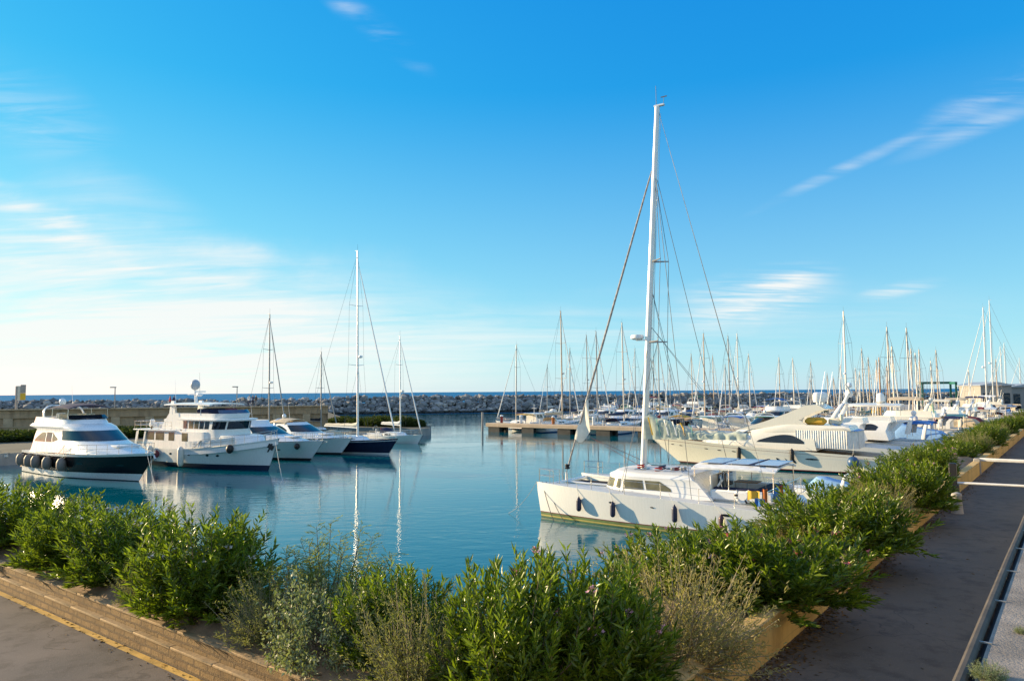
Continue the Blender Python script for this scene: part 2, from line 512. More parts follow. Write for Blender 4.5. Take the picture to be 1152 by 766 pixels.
def rock_mat():
    m, t, b = newmat('rock')
    g = t.node('ShaderNodeNewGeometry').outputs['Random Per Island']
    tc = t.node('ShaderNodeTexCoord').outputs['Object']
    c = t.ramp(g, [(0.0, (0.13, 0.135, 0.14)), (0.55, (0.27, 0.27, 0.265)), (0.85, (0.40, 0.38, 0.35)), (1.0, (0.55, 0.50, 0.43))])
    c = t.mix(t.math('MULTIPLY', t.noise(tc, 1.2, 4, .7), 0.5), c, (0.09, 0.085, 0.08, 1))
    z = t.node('ShaderNodeSeparateXYZ'); t.put(z.inputs[0], tc)
    wet = t.math('SUBTRACT', z.outputs[2], t.math('MULTIPLY', t.noise(tc, .6, 3, .6), .8))
    c = t.mix(t.maprange(wet, .55, .15), c, (.025, .027, .022, 1))
    t.put(b.inputs['Base Color'], c); b.inputs['Roughness'].default_value = 0.9
rock_mat()

def water_mat(name, base, scale, strength, dist, rough, stretch=(1, 1, 1), rz=0.0, far=False):
    m, t, b = newmat(name)
    tc = t.node('ShaderNodeTexCoord').outputs['Object']
    v = t.mapping(tc, stretch, (0, 0, rz))
    n1 = t.noise(v, scale, 3, 0.55, 0.4)
    n2 = t.noise(v, scale * 3.7, 3, 0.5, 0.3)
    n0 = t.noise(t.mapping(tc, (1, 2.2, 1), (0, 0, radians(15))), 0.045, 4, 0.6, 0.5)
    h = t.math('ADD', n1, t.math('MULTIPLY', n2, 0.28))
    bp = t.node('ShaderNodeBump')
    bp.inputs['Distance'].default_value = dist
    t.put(bp.inputs['Height'], h)
    t.put(bp.inputs['Strength'], t.maprange(n0, 0.40, 0.60, strength * 0.35, strength * 1.15))
    t.l.new(bp.outputs[0], b.inputs['Normal'])
    c = t.mix(t.maprange(n0, 0.3, 0.7), (*base, 1), (base[0] * 1.2, base[1] * 1.12, base[2] * 1.05, 1))
    t.put(b.inputs['Base Color'], c)
    b.inputs['Roughness'].default_value = rough
    b.inputs['IOR'].default_value = 1.333
    b.inputs['Specular IOR Level'].default_value = 0.12 if 'sea' in name else 0.5
WATER_BASE = (0.0, 0.098, 0.138)
water_mat('harbour_water', WATER_BASE, 1.0, 0.20, 0.09, 0.015, (0.7, 1.6, 1), radians(-12))
water_mat('sea_water', (0.008, 0.13, 0.29), 0.12, 0.9, 1.2, 0.45, (0.6, 1.4, 1), radians(-20))

# ------------------------------------------------------------------ the setting
def polyobj(name, pts, m, kind='structure'):
    mb = MB(); mb.add(pts, [tuple(range(len(pts)))], m)
    return tag(mb.build(name, flat=True), kind=kind)

ROAD_Z, SOIL_Z = 1.9, 2.5
polyobj('sea', [(-90000, -600, -0.03), (90000, -600, -0.03), (90000, 120000, -0.03), (-90000, 120000, -0.03)], 'sea_water')
polyobj('harbour_water', [AB(8.4, 6.6), AB(8.4, 190), (-160, 205, 0), (-52, 205, 0), (-4, 214, 0), (110, 247, 0), (240, 290, 0), AB(320, 6.6)], 'harbour_water')

A0, B0 = 6.13, 4.13          # faces of the left-hand and right-hand planter walls
A1, B1 = 8.6, 6.9            # water side of the planter
# road and promenade: one paved deck, the promenade part is a 4 mm sheet on it
mb = MB()
P = [AB(-14, -9), AB(330, -9), AB(330, B0 + .3), AB(A0 + .3, B0 + .3), AB(A0 + .3, 95), AB(-14, 95)]
mb.slab([(p.x, p.y) for p in P], -1.0, ROAD_Z, 'asphalt_road', 'concrete')
tag(mb.build('road', flat=True), kind='structure')
polyobj('promenade', [AB(-14, 1.2, ROAD_Z + .004), AB(A0 - .02, 4.6, ROAD_Z + .004), AB(A0 - .02, 94, ROAD_Z + .004), AB(-14, 94, ROAD_Z + .004)], 'asphalt_promenade')
polyobj('painted_line', [AB(A0 - .16, B0 + 1.2, ROAD_Z + .008), AB(A0 - .03, B0 + 1.2, ROAD_Z + .008), AB(A0 - .03, 90, ROAD_Z + .008), AB(A0 - .16, 90, ROAD_Z + .008)], 'line_yellow')
# soil of the planter, rising behind the walls
mb = MB()
def soilrow(c0, c1, along, run):
    rows = []
    for s_ in along:
        row = []
        for k in range(7):
            q = k / 6
            z = SOIL_Z - (0.16 if run == 'L' else 0.10) + 0.28 * sin(pi * min(q * 1.1, 1)) + 0.05 * sin(s_ * 1.7 + k) + 0.04 * sin(s_ * 4.1 - k * 2)
            c = lerp(c0, c1, q)
            row.append(AB(c, s_, z) if run == 'L' else AB(s_, c, z))
        rows.append(row)
    mb.grid(rows, 'soil')
soilrow(A0 + .12, A1, [B0 + .1 + k * .8 for k in range(110)], 'L')
soilrow(B0 + .12, B1, [A0 + 2.0 + k * 1.0 for k in range(320)], 'R')
tag(mb.build('planter_soil'), kind='structure')
# quay body under the planter, water side
mb = MB()
for pl in ([AB(A0 + .3, B0 + .3), AB(A1, B0 + .3), AB(A1, 92), AB(A0 + .3, 92)], [AB(A1, B0 + .3), AB(325, B0 + .3), AB(325, B1), AB(A1, B1)]):
    mb.slab([(p.x, p.y) for p in pl], -1.0, SOIL_Z - .14, 'concrete')
tag(mb.build('quay_edge', flat=True), kind='structure')

def wall_strip(mb, p0, p1, nrm, prof, m, uvs):
    """extrudes a profile (offset along nrm, z) from p0 to p1 and records brick UVs (length, height)"""
    L = (p1 - p0).length
    a = [p0 + nrm * o + Vector((0, 0, z)) for o, z in prof]; b = [p1 + nrm * o + Vector((0, 0, z)) for o, z in prof]
    s = 0
    for i in range(len(prof) - 1):
        h = hypot(prof[i + 1][0] - prof[i][0], prof[i + 1][1] - prof[i][1])
        mb.add([a[i], b[i], b[i + 1], a[i + 1]], [(0, 1, 2, 3)], m)
        uvs.append([(0, s), (L, s), (L, s + h), (0, s + h)])
        s += h

def set_uv(o, uvs):
    me = o.data
    uv = me.uv_layers.new(name='UVMap')
    for p, q in zip(me.polygons, uvs):
        for li, c in zip(p.loop_indices, q): uv.data[li].uv = c

def raw(mb, name, parent=None):
    """like build, without merging (keeps the face and corner order for the UVs)"""
    me = bpy.data.meshes.new(name)
    me.from_pydata(mb.v, [], mb.f)
    for nm in mb.names: me.materials.append(MATS[nm])
    me.polygons.foreach_set('material_index', mb.m)
    o = bpy.data.objects.new(name, me); C.objects.link(o)
    if parent: o.parent = parent
    return o

def planter_wall(label, p0, p1, nrm, step=True):
    root = tag(empty('planter_wall', p0), label, 'wall')
    q0, q1 = Vector((0, 0, 0)), p1 - p0
    mb = MB(); uv = []
    if step:
        wall_strip(mb, q0, q1, nrm, [(0, ROAD_Z - .2), (0, ROAD_Z + .26)], 'tufa_wall', uv)
        wall_strip(mb, q0, q1, nrm, [(-.10, ROAD_Z + .26), (-.10, ROAD_Z + .48)], 'tufa_wall', uv)
    else:
        wall_strip(mb, q0, q1, nrm, [(0, ROAD_Z - .2), (0, ROAD_Z + .60)], 'plaster_wall', uv)
    wall_strip(mb, q0, q1, nrm, [(-.28, ROAD_Z + (.48 if step else .60)), (-.28, ROAD_Z)], 'tufa_wall', uv)
    o = raw(mb, 'masonry', root); set_uv(o, uv)
    d = (q1 - q0).normalized(); L = (q1 - q0).length
    for off, z in ((-.03, ROAD_Z + .27), (-.17, ROAD_Z + .49)) if step else ((-.14, ROAD_Z + .62),):
        mb = MB(); s = 0.0
        while s < L:
            l = min(1.25 if s < 60 else 6.0, L - s)
            c = q0 + d * (s + l / 2) + nrm * off + Vector((0, 0, z))
            mb.rbox(c, (l - .006, (.18 if step else .32) if off < -.1 else .12, .045 if step else .055), 'cap_stone' if step else 'plaster_cap', atan2(d.y, d.x), .012)
            s += l
        mb.build('capping', root)
    return root
planter_wall('low tufa block planter wall beside the sunny promenade', AB(A0, B0 + .02), AB(A0, 92), -UA)
planter_wall('long golden block planter wall beside the shaded road', AB(A0, B0), AB(325, B0), -UB, False)

# upper terrace edge at the right with its pipe rail
mb = MB()
LZ, LB = 4.3, .63
Pq = [AB(-6, LB), AB(90, LB), AB(90, -6), AB(-6, -6)]
mb.slab([(p.x, p.y) for p in Pq], ROAD_Z - .1, LZ, 'ledge_top', 'concrete')
tag(mb.build('terrace', flat=True), kind='structure')
root = tag(empty('pipe_rail', AB(0, LB)), 'dark pipe rail on brackets along the grey terrace edge', 'rail')
mb = MB()
o_ = AB(0, LB)
mb.tube([AB(-4 + k * 2, LB + .085 + .003 * sin(k * 2.1), LZ - .015) - o_ for k in range(46)], .040, 'pipe_grey', 10)
mb.build('pipe', root)
mb = MB(); mb.add([AB(-4, LB - .004, LZ - .03) - o_, AB(88, LB - .004, LZ - .03) - o_, AB(88, LB + .06, LZ - .06) - o_, AB(-4, LB + .06, LZ - .06) - o_], [(0, 1, 2, 3)], 'rubber_black')  # black strip painted in for the shade of the gap beside the pipe
mb.build('gap_strip', root)
for k in range(24):
    mb = MB()
    c = AB(1.2 + k * 1.35, LB + .03, LZ + .006) - o_
    mb.box(c, (.11, .014, .012), 'alum_grey', atan2(UB.y, UB.x)); mb.box(c + Vector((0, 0, -.05)) + UB * .03, (.012, .014, .10), 'alum_grey', atan2(UB.y, UB.x))
    mb.build('bracket', root)

# ------------------------------------------------------------------ hulls and superstructures
class Hull:
    def __init__(s, L, B, fb, tm=.42, p=2.2, sternw=.88, wl=(.93, .30), rake=1.4, trake=-.3, fe=1.3, tip=.04):
        s.__dict__.update(locals())
    def sheer(s, t):
        a, b, c = s.fb
        return a * (1 - t) * (1 - 2 * t) + 4 * b * t * (1 - t) + c * t * (2 * t - 1)
    def half(s, t):
        if t < s.tm:
            e = 1 - t / s.tm
            return s.B / 2 * (1 - (1 - s.sternw) * e * e)
        u = (t - s.tm) / (1 - s.tm)
        return s.B / 2 * max(1 - u ** s.p, 0) + s.tip
    def pt(s, t, z, side=1, out=0.0):
        zs = s.sheer(t); f = z / zs; fc = max(-.35, min(1, f))
        r = s.wl[0] + (s.wl[1] - s.wl[0]) * max(0, (t - .35) / .65) ** 1.6
        g = r + (1 - r) * max(fc, 0) ** s.fe if f >= 0 else r * (1 + 1.1 * fc)
        x0 = -s.L / 2 + s.trake * (1 - fc); x1 = s.L / 2 - s.rake * (1 - fc)
        return Vector((lerp(x0, x1, t), side * (s.half(t) * g + out), z))
    def mesh(s, mb, rows, deckm='deck_grey', bul=.10, N=22, y0=0.0, railm=None):
        """rows: (mode 'a' absolute / 'f' share of sheer, value, material of the band below it)"""
        ts = [1 - (1 - k / N) ** 1.35 for k in range(N + 1)]
        off = Vector((0, y0, 0))
        def zrow(r, t): return r[1] if r[0] == 'a' else r[1] * s.sheer(t)
        for side in (1, -1):
            for i in range(len(rows) - 1):
                g = [[s.pt(t, zrow(rows[i], t), side) + off for t in ts], [s.pt(t, zrow(rows[i + 1], t), side) + off for t in ts]]
                mb.grid(g, rows[i + 1][2], flip=side < 0)
        for i in range(len(rows) - 1):      # transom
            a0, a1 = s.pt(0, zrow(rows[i], 0), 1) + off, s.pt(0, zrow(rows[i], 0), -1) + off
            b0, b1 = s.pt(0, zrow(rows[i + 1], 0), 1) + off, s.pt(0, zrow(rows[i + 1], 0), -1) + off
            mb.add([a0, a1, b1, b0], [(0, 1, 2, 3)], rows[i + 1][2])
        tops = {}
        for side in (1, -1):
            outer = [s.pt(t, s.sheer(t), side) + off for t in ts]
            inner = []
            for t, p in zip(ts, outer):
                q = p.copy(); q.y = y0 + side * max(abs(p.y - y0) - .07, .004); q.x = min(q.x, s.L / 2 - .12)
                inner.append(q)
            low = [Vector((q.x, q.y, q.z - bul)) for q in inner]
            mb.grid([outer, inner, low], railm or rows[-1][2], flip=side < 0)
            tops[side] = low
        mid = [Vector((a.x, y0, a.z + .035 * min(1, abs(a.y - y0)))) for a in tops[1]]
        mb.grid([tops[1], mid, tops[-1]], deckm)
        # inner transom board
        a, b = s.pt(0, s.sheer(0), 1) + off, s.pt(0, s.sheer(0), -1) + off
        c, d = tops[-1][0], tops[1][0]
        mb.add([a, b, c, d], [(0, 1, 2, 3)], railm or rows[-1][2])

def bands(bottom, boot, top, stripe=None, draft=.45, boot_h=.14, stripe_f=(.86, .91), mid=None, midf=None):
    r = [('a', -draft, bottom), ('a', -.02, bottom), ('a', boot_h, boot)]
    fs = [.22, .36, .50, .64, .78, .90, 1.0]
    if stripe: fs = sorted(set(fs + list(stripe_f)))
    if mid: fs = sorted(set(fs + list(midf)))
    for f in fs:
        m = top
        if stripe and stripe_f[0] < f <= stripe_f[1] + 1e-6: m = stripe
        if mid and midf[0] < f <= midf[1] + 1e-6: m = mid
        r.append(('f', f, m))
    return r

class Shell:
    """superstructure lofted through plan outlines; level: dict z (number or (aft, fore)), xb, xf, w, k (share of straight side), e (nose exponent)"""
    def __init__(s, levels): s.lv = levels
    def pt1(s, a, L):
        side = 1 if a >= 0 else -1
        u = 1 - abs(a)                      # 0 at the stern corner, 1 at the nose
        k = L.get('k', .6); e = L.get('e', 2.4)
        xs = lerp(L['xb'], L['xf'], k)
        wb = L['w'] * L.get('wb', 1.0)
        if u < .6:
            q = u / .6
            x = lerp(L['xb'], xs, q); y = lerp(wb, L['w'], sstep(q * 1.6))
        else:
            th = (u - .6) / .4 * pi / 2
            x = xs + (L['xf'] - xs) * sin(th) ** (2 / e); y = L['w'] * max(cos(th), 0) ** (2 / e)
        z = L['z']
        if isinstance(z, tuple): z = lerp(z[0], z[1], (x - L['xb']) / (L['xf'] - L['xb']))
        return Vector((x, -side * y if False else side * y, z))
    def pt(s, a, v):
        i = max(0, min(len(s.lv) - 2, int(v))); f = v - i
        return s.pt1(a, s.lv[i]).lerp(s.pt1(a, s.lv[i + 1]), f)
    def nrm(s, a, v):
        e = .012
        a0 = max(-1, min(1, a))
        da = s.pt(min(1, a0 + e), v) - s.pt(max(-1, a0 - e), v)
        v0, v1 = max(0, v - .05), min(len(s.lv) - 1, v + .05)
        dv = s.pt(a0, v1) - s.pt(a0, v0)
        n = da.cross(dv)
        if n.length < 1e-9: return Vector((0, 0, 1))
        n.normalize()
        c = s.pt(a0, v) - Vector((lerp(s.lv[0]['xb'], s.lv[0]['xf'], .4), 0, s.pt(a0, v).z))
        return n if n.dot(c) > 0 else -n
    def mesh(s, mb, m, roofm=None, crown=.06, n=44, roof=True, sub=1):
        As = [-1 + 2 * k / n for k in range(n + 1)]
        vs = [k / sub for k in range((len(s.lv) - 1) * sub + 1)]
        rows = [[s.pt(a, v) for a in As] for v in vs]
        mb.grid(rows, m)
        for i in range(len(rows) - 1):
            mb.add([rows[i][-1], rows[i][0], rows[i + 1][0], rows[i + 1][-1]], [(0, 1, 2, 3)], m)
        if roof:
            top = rows[-1]
            c = Vector((sum(p.x for p in top) / len(top), 0, sum(p.z for p in top) / len(top)))
            def inn(p, f, h): return Vector((lerp(c.x, p.x, f), p.y * f, p.z + h))
            r1 = [inn(p, .985, crown * .35) for p in top]; r2 = [inn(p, .90, crown * .75) for p in top]; r3 = [inn(p, .5, crown) for p in top]
            r4 = [Vector((lerp(c.x, p.x, .5), 0, inn(p, .5, crown).z)) for p in top]
            mb.grid([top, r1, r2, r3, r4], roofm or m)
            for ra, rb in ((top, r1), (r1, r2), (r2, r3), (r3, r4)):
                mb.add([ra[-1], ra[0], rb[0], rb[-1]], [(0, 1, 2, 3)], roofm or m)
    def patch(s, mb, a0, a1, v0, v1, m, off=.014, na=12, nv=3):
        f0 = v0 if callable(v0) else (lambda q: v0); f1 = v1 if callable(v1) else (lambda q: v1)
        rows = []; back = []
        for j in range(nv + 1):
            row = []; br = []
            for i in range(na + 1):
                q = i / na; a = lerp(a0, a1, q); v = lerp(f0(q), f1(q), j / nv)
                nn = s.nrm(a, v); p = s.pt(a, v)
                row.append(p + nn * off); br.append(p - nn * .01)
            rows.append(row); back.append(br)
        mb.grid(rows, m)
        ring = rows[0] + [r[-1] for r in rows[1:]] + rows[-1][-2::-1] + [r[0] for r in rows[-2:0:-1]]
        rb = back[0] + [r[-1] for r in back[1:]] + back[-1][-2::-1] + [r[0] for r in back[-2:0:-1]]
        mb.grid([ring, rb], m, wrap=True)

def bow_rail(H, root, t0=.45, h=.65, inset=.08, step=.055, r=.016, wires=1, name='bow_rail', m='steel', t1=1.0):
    mb = MB()
    ts = [t0 + (t1 - t0) * k / 24 for k in range(25)]
    def pos(t, side, hh):
        p = H.pt(min(t, .995), H.sheer(t), side); y = side * max(abs(p.y) - inset, .02)
        return Vector((p.x - (.1 if t > .97 else 0), y, p.z + hh))
    for w in range(wires + 1):
        hh = h * (1 - .45 * w)
        line = [pos(t, 1, hh * (sstep((t - t0) / .08) if w == 0 else 1)) for t in ts]
        line2 = [pos(t, -1, hh * (sstep((t - t0) / .08) if w == 0 else 1)) for t in ts]
        mb.tube(line + line2[::-1] if t1 > .99 else line, r if w == 0 else r * .6, m, 5)
        if t1 <= .99: mb.tube(line2, r if w == 0 else r * .6, m, 5)
    t = t0 + .06
    while t < t1:
        for sd in (1, -1): mb.tube([pos(t, sd, -.02), pos(t, sd, h)], r * .9, m, 5)
        t += step
    return mb.build(name, root)

def fender(label, p, group, m='fender_navy', r=.13, l=.7, top=None, name='fender', cat='fender'):
    """hangs on its lanyard from point top"""
    mb = MB()
    prof = [(.02, -l / 2), (r * .6, -l / 2 + .02), (r * .95, -l / 2 + r * .7), (r, -l / 2 + r), (r, l / 2 - r), (r * .95, l / 2 - r * .7), (r * .6, l / 2 - .02), (.035, l / 2 + .04), (.02, l / 2 + .08)]
    mb.lathe(prof, m, n=14)
    root = mb.build(name)
    root.location = p
    tag(root, label, cat, group)
    if top is not None:
        mb = MB(); mb.tube([(0, 0, l / 2 + .06), Vector(top) - Vector(p)], .012, 'rope_white', 5)
        mb.build('lanyard', root)
    return root

def radome(mb, c, r, m='gel_white'):
    mb.lathe([(r * .55, -.0), (r * .8, r * .15), (r, r * .7), (r * .98, r * 1.1), (r * .8, r * 1.6), (r * .45, r * 1.9), (r * .05, r * 2.0)], m, c, 14)
def flat_radar(mb, c, r=.3, m='gel_white'):
    mb.lathe([(r * .6, 0), (r, .06), (r, .17), (r * .85, .24), (.05, .26)], m, c, 14)

def arch(root, x, w, zb, zt, sweep, name='radar_arch', m='gel_white', chord=.42, thick=.09, dx_top=None):
    """swept arch: two raked legs and a cross beam"""
    mb = MB()
    pts = []
    for k in range(13):
        q = k / 12
        th = pi * q
        y = w * cos(th) if True else 0
        yy = w * (abs(cos(th)) ** .45) * (1 if cos(th) >= 0 else -1)
        zz = lerp(zb, zt, sin(th) ** .6)
        xx = x + sweep * sin(th) ** .6
        pts.append((xx, yy, zz, sin(th)))
    rows = []
    for i, (xx, yy, zz, s_) in enumerate(pts):
        c = lerp(chord, chord * .6, s_)
        d = Vector(pts[min(i + 1, 12)][:3]) - Vector(pts[max(i - 1, 0)][:3]); d.normalize()
        nrm = Vector((0, -d.z, d.y)); nrm = nrm.normalized() if nrm.length > 1e-6 else Vector((0, 1, 0))
        p = Vector((xx, yy, zz))
        rows.append([p + Vector((c / 2, 0, 0)), p + nrm * thick / 2 + Vector((c * .15, 0, 0)), p + nrm * thick / 2 - Vector((c * .3, 0, 0)), p - Vector((c / 2, 0, 0)),
                     p - nrm * thick / 2 - Vector((c * .3, 0, 0)), p - nrm * thick / 2 + Vector((c * .15, 0, 0))])
    mb.grid(rows, m, wrap=True)
    return mb.build(name, root)

def canopy(root, name, x0, x1, w, z, m, rise=.16, posts=((0, 1), (1, 1)), zdeck=1.5, postm='steel', thick=.05, droop=.05, nose=0.0, px=None):
    """slightly domed roof on posts"""
    mb = MB()
    N, K = 10, 8
    top = []; bot = []
    for i in range(N + 1):
        u = i / N; x = lerp(x0, x1, u)
        hw = w * (1 - nose * max(0, (u - .6) / .4) ** 2)
        row = []
        for k in range(K + 1):
            v = -1 + 2 * k / K
            row.append(Vector((x, v * hw, z + rise * (1 - v * v) + droop * (1 - (2 * u - 1) ** 2) - (.05 if abs(v) == 1 else 0))))
        top.append(row); bot.append([p - Vector((0, 0, thick)) for p in row])
    mb.grid(top, m); mb.grid(bot, m, flip=True)
    ring = lambda g: g[0] + [r[-1] for r in g[1:]] + g[-1][-2::-1] + [r[0] for r in g[-2:0:-1]]
    mb.grid([ring(top), ring(bot)], m, wrap=True)
    o = mb.build(name, root)
    for u in (px or (.08, .92)):
        for sd in (1, -1):
            x = lerp(x0, x1, u)
            mb = MB(); mb.tube([(x, sd * w * .93, z + .02), (x, sd * w * .96, zdeck)], .022, postm, 6); mb.build('post', root)
    return o

def cleat_line(p0, p1, sag, label, m='rope_white', r=.015, group=None):
    mb = MB()
    p0, p1 = Vector(p0), Vector(p1)
    pts = [p0.lerp(p1, k / 10) - Vector((0, 0, sag * 4 * (k / 10) * (1 - k / 10))) for k in range(11)]
    mb.tube(pts, r, m, 5)
    return tag(mb.build('mooring_line'), label, 'rope', group)

# ------------------------------------------------------------------ sailing yachts
def sail_yacht(L=11.0, B=3.4, hull_m='gel_white', stripe='stripe_blue', bottom='antifoul_navy', cover='canvas_blue', mast_h=15.5, mast_m='alum',
               hood='canvas_blue', jib='canvas_white', hero=False, fb=None, mr=.085, wr=.012, boom_cover=True):
    root = empty('sailing_yacht')
    fb = fb or (L * .098, L * .094, L * .122)
    H = Hull(L, B, fb, tm=.42, p=2.0, sternw=.72, wl=(.86, .25), rake=L * .09, trake=L * .035, fe=.9)
    mb = MB()
    H.mesh(mb, bands(bottom, stripe if stripe else hull_m, hull_m, stripe), 'deck_grey', bul=.05, N=18)
    mb.build('hull', root)
    zd = H.sheer(.5)
    sh = Shell([dict(z=zd - .12, xb=-L * .14, xf=L * .22, w=B * .30, k=.45, e=2.2), dict(z=zd + .34, xb=-L * .13, xf=L * .17, w=B * .26, k=.45, e=2.2), dict(z=zd + .40, xb=-L * .125, xf=L * .14, w=B * .22, k=.45, e=2.2)])
    mb = MB(); sh.mesh(mb, 'gel_white', crown=.05, n=28)
    cab = mb.build('coachroof', root)
    mb = MB()
    for sd in (1, -1):
        sh.patch(mb, sd * .88, sd * .62, .35, .75, 'glass_dark'); sh.patch(mb, sd * .58, sd * .42, .35, .75, 'glass_dark')
    mb.build('window', cab)
    # cockpit: coaming, wheel, hood
    mb = MB()
    for sd in (1, -1): mb.rbox((-L * .30, sd * B * .27, zd + .10), (L * .28, .16, .34), 'gel_white', 0, .05)
    mb.rbox((-L * .30, 0, zd - .03), (L * .27, B * .5, .04), 'teak', 0, .01)
    mb.build('cockpit', root)
    mb = MB()
    mb.tube([(-L * .36, .0, zd), (-L * .36, 0, zd + .75)], .07, 'gel_white', 8)
    mb.tube([(-L * .36 - .08, .42 * cos(a), zd + .72 + .42 * sin(a)) for a in [2 * pi * k / 16 for k in range(17)]], .018, 'steel', 5)
    mb.build('steering_wheel', root)
    if hood:
        mb = MB(); rows = []
        for i in range(7):
            q = i / 6; th = q * pi / 2
            rows.append([Vector((-L * .16 + 1.1 * cos(th) * .9 - .3, B * .29 * (1 - .25 * cos(th)) * cos(pi * k / 10), zd + .34 + .62 * sin(th) * (sin(pi * k / 10)) ** .6)) for k in range(11)])
        mb.grid(rows, hood); mb.build('sprayhood', root)
    mx = L * .10
    zm = zd + .30
    mh = mast_h - zm
    mast = None
    mb = MB(); rake = mh * .012
    mb.tube([(mx - rake * k / 4, 0, mh * k / 4) for k in range(5)], [mr, mr, mr * .98, mr * .9, mr * .7], mast_m, 10)
    mb.tube([(mx - rake, 0, mh), (mx - rake, 0, mh + .7)], .012, 'wire', 4)
    mb.box((mx - rake - .18, 0, mh + .06), (.4, .03, .04), mast_m)
    mast = mb.build('mast', root, (0, 0, zm))
    mb = MB()
    for f in ((.38, .70) if mast_h > 13 else (.52,)):
        for sd in (1, -1):
            mb.tube([(mx - rake * f, 0, mh * f), (mx - rake * f - .22, sd * B * .27 * (1.1 - f * .35), mh * f + .10)], [.035, .022], mast_m, 5)
    mb.build('spreader', mast)
    mb = MB()
    flat_radar(mb, (mx + .32, 0, mh * .42), .22); mb.box((mx + .16, 0, mh * .42), (.3, .08, .04), 'alum')
    if hero or mast_h > 15: mb.build('radar_dome', mast)
    # rigging, relative to mast foot
    mb = MB()
    top = Vector((mx - rake, 0, mh * .985))
    bowp = Vector((L / 2 - .25, 0, H.sheer(.97) - zm + .05)); stp = Vector((-L / 2 + .1, 0, H.sheer(0) - zm + .05))
    mb.tube([top, stp], wr, 'wire', 4)
    for sd in (1, -1):
        ch = Vector((mx - .25, sd * H.half(.6) * .92, H.sheer(.6) - zm))
        tips = [Vector((mx - rake * f - .22, sd * B * .27 * (1.1 - f * .35), mh * f + .10)) for f in ((.38, .70) if mast_h > 13 else (.52,))]
        mb.tube([ch] + tips + [top], wr, 'wire', 4)
        mb.tube([ch + Vector((-.35, 0, 0)), Vector((mx, 0, mh * .37))], wr, 'wire', 4)
    mb.build('rigging', root, (0, 0, zm))
    # furled headsail
    mb = MB()
    a, b = bowp, Vector((mx - rake * .9 + .12, 0, mh * .93))
    pts = [a.lerp(b, q) for q in (0, .04, .07, .3, .6, .9, 1)]
    mb.tube(pts, [wr, wr, .085, .075, .06, .045, wr], jib, 7)
    mb.build('furled_jib', root, (0, 0, zm))
    # boom with stowed mainsail
    bl = L * .36; zb = .95
    mb = MB()
    mb.tube([(mx - .1, 0, zb), (mx - bl, 0, zb + .12)], .065, mast_m, 8)
    boom = mb.build('boom', root, (0, 0, zm))
    if boom_cover:
        mb = MB(); rows = []
        for i in range(11):
            q = i / 10; x = mx - .05 - bl * .96 * q; r = lerp(.25, .12, q) * (1 + .08 * sin(i * 2.3)); zc = zb + .12 * q + .06 + r * .7
            if i == 0: zc += .12
            rows.append([Vector((x, r * .55 * cos(2 * pi * k / 10), zc + r * sin(2 * pi * k / 10) * (1 if sin(2 * pi * k / 10) > 0 else .7))) for k in range(10)])
        mb.grid(rows, cover, wrap=True); mb.add(rows[0], [tuple(range(10))], cover); mb.add(rows[-1], [tuple(range(10))], cover)
        mb.build('sail_cover', boom)
    bow_rail(H, root, .10, .6, .06, .10, .014 if hero else .02, 1, 'guard_rail')
    root['zm'] = zm; root['mh'] = mh
    return root, H

def set_mast(root, h):
    """scales mast, stays and furled sail of a copied yacht so that the masthead is h above the water"""
    k = (h - root['zm']) / root['mh']
    for ch in root.children:
        n = ch.name.split('.')[0]
        if n in ('mast', 'rigging', 'furled_jib'): ch.scale = (1, 1, k)

# ------------------------------------------------------------------ motor yachts
def motor_yacht(L, B, fb, hull_rows, shells, name='motor_yacht', rake=1.6, p=2.3, deckm='deck_grey', rails=.45, bul=.08, wl=(.93, .28), rail_r=.018, fe=1.2, trake=-.25):
    """shells: list of dict(name, levels, m, windows=[(a0,a1,v0,v1,mat)], crown)"""
    root = empty(name)
    H = Hull(L, B, fb, tm=.40, p=p, sternw=.90, wl=wl, rake=rake, trake=trake, fe=fe)
    mb = MB(); H.mesh(mb, hull_rows, deckm, bul=bul)
    hull = mb.build('hull', root)
    mb = MB(); mb.rbox((-L / 2 - .25, 0, .38), (1.1, B * .82, .12), 'teak', 0, .04); mb.rbox((-L / 2 - .2, 0, .25), (.9, B * .7, .16), 'gel_white', 0, .04)
    mb.build('swim_platform', root)
    out = []
    for s in shells:
        sh = Shell(s['levels'])
        mb = MB(); sh.mesh(mb, s['m'], s.get('roofm'), s.get('crown', .06), roof=s.get('roof', True), sub=s.get('sub', 1))
        o = mb.build(s['name'], root, angle=s.get('angle', 40))
        for w in s.get('windows', []):
            mb = MB()
            sh.patch(mb, *w[:5], na=w[5] if len(w) > 5 else 12)
            mb.build(w[6] if len(w) > 6 else 'window', o)
        out.append((o, sh))
    if rails: bow_rail(H, root, rails, .7, .10, .06, rail_r)
    return root, H, out

def porthole(H, root, t, z, w=.22, h=.10, side=1, m='glass_dark', dt=None):
    p = H.pt(t, z, side, .004); q = H.pt(t + .004, z, side, .004); d = (q - p).normalized()
    u = H.pt(t, z + .05, side, .004) - p; u.normalize()
    mb = MB()
    n = d.cross(u).normalized()
    if n.y * side < 0: n = -n
    ring = [p + d * w * cos(2 * pi * k / 14) + u * h * sin(2 * pi * k / 14) + n * .008 for k in range(14)]
    back = [v - n * .05 for v in ring]
    mb.add(ring, [tuple(range(14))], m); mb.grid([ring, back], m, wrap=True)
    return mb.build('porthole', root)

def seat_blocks(root, x, y, z, m='canvas_cream'):
    mb = MB()
    mb.rbox((x, y, z + .2), (.5, 1.1, .4), m, 0, .08); mb.rbox((x - .3, y, z + .5), (.16, 1.1, .6), m, 0, .07)
    return mb.build('seat', root)

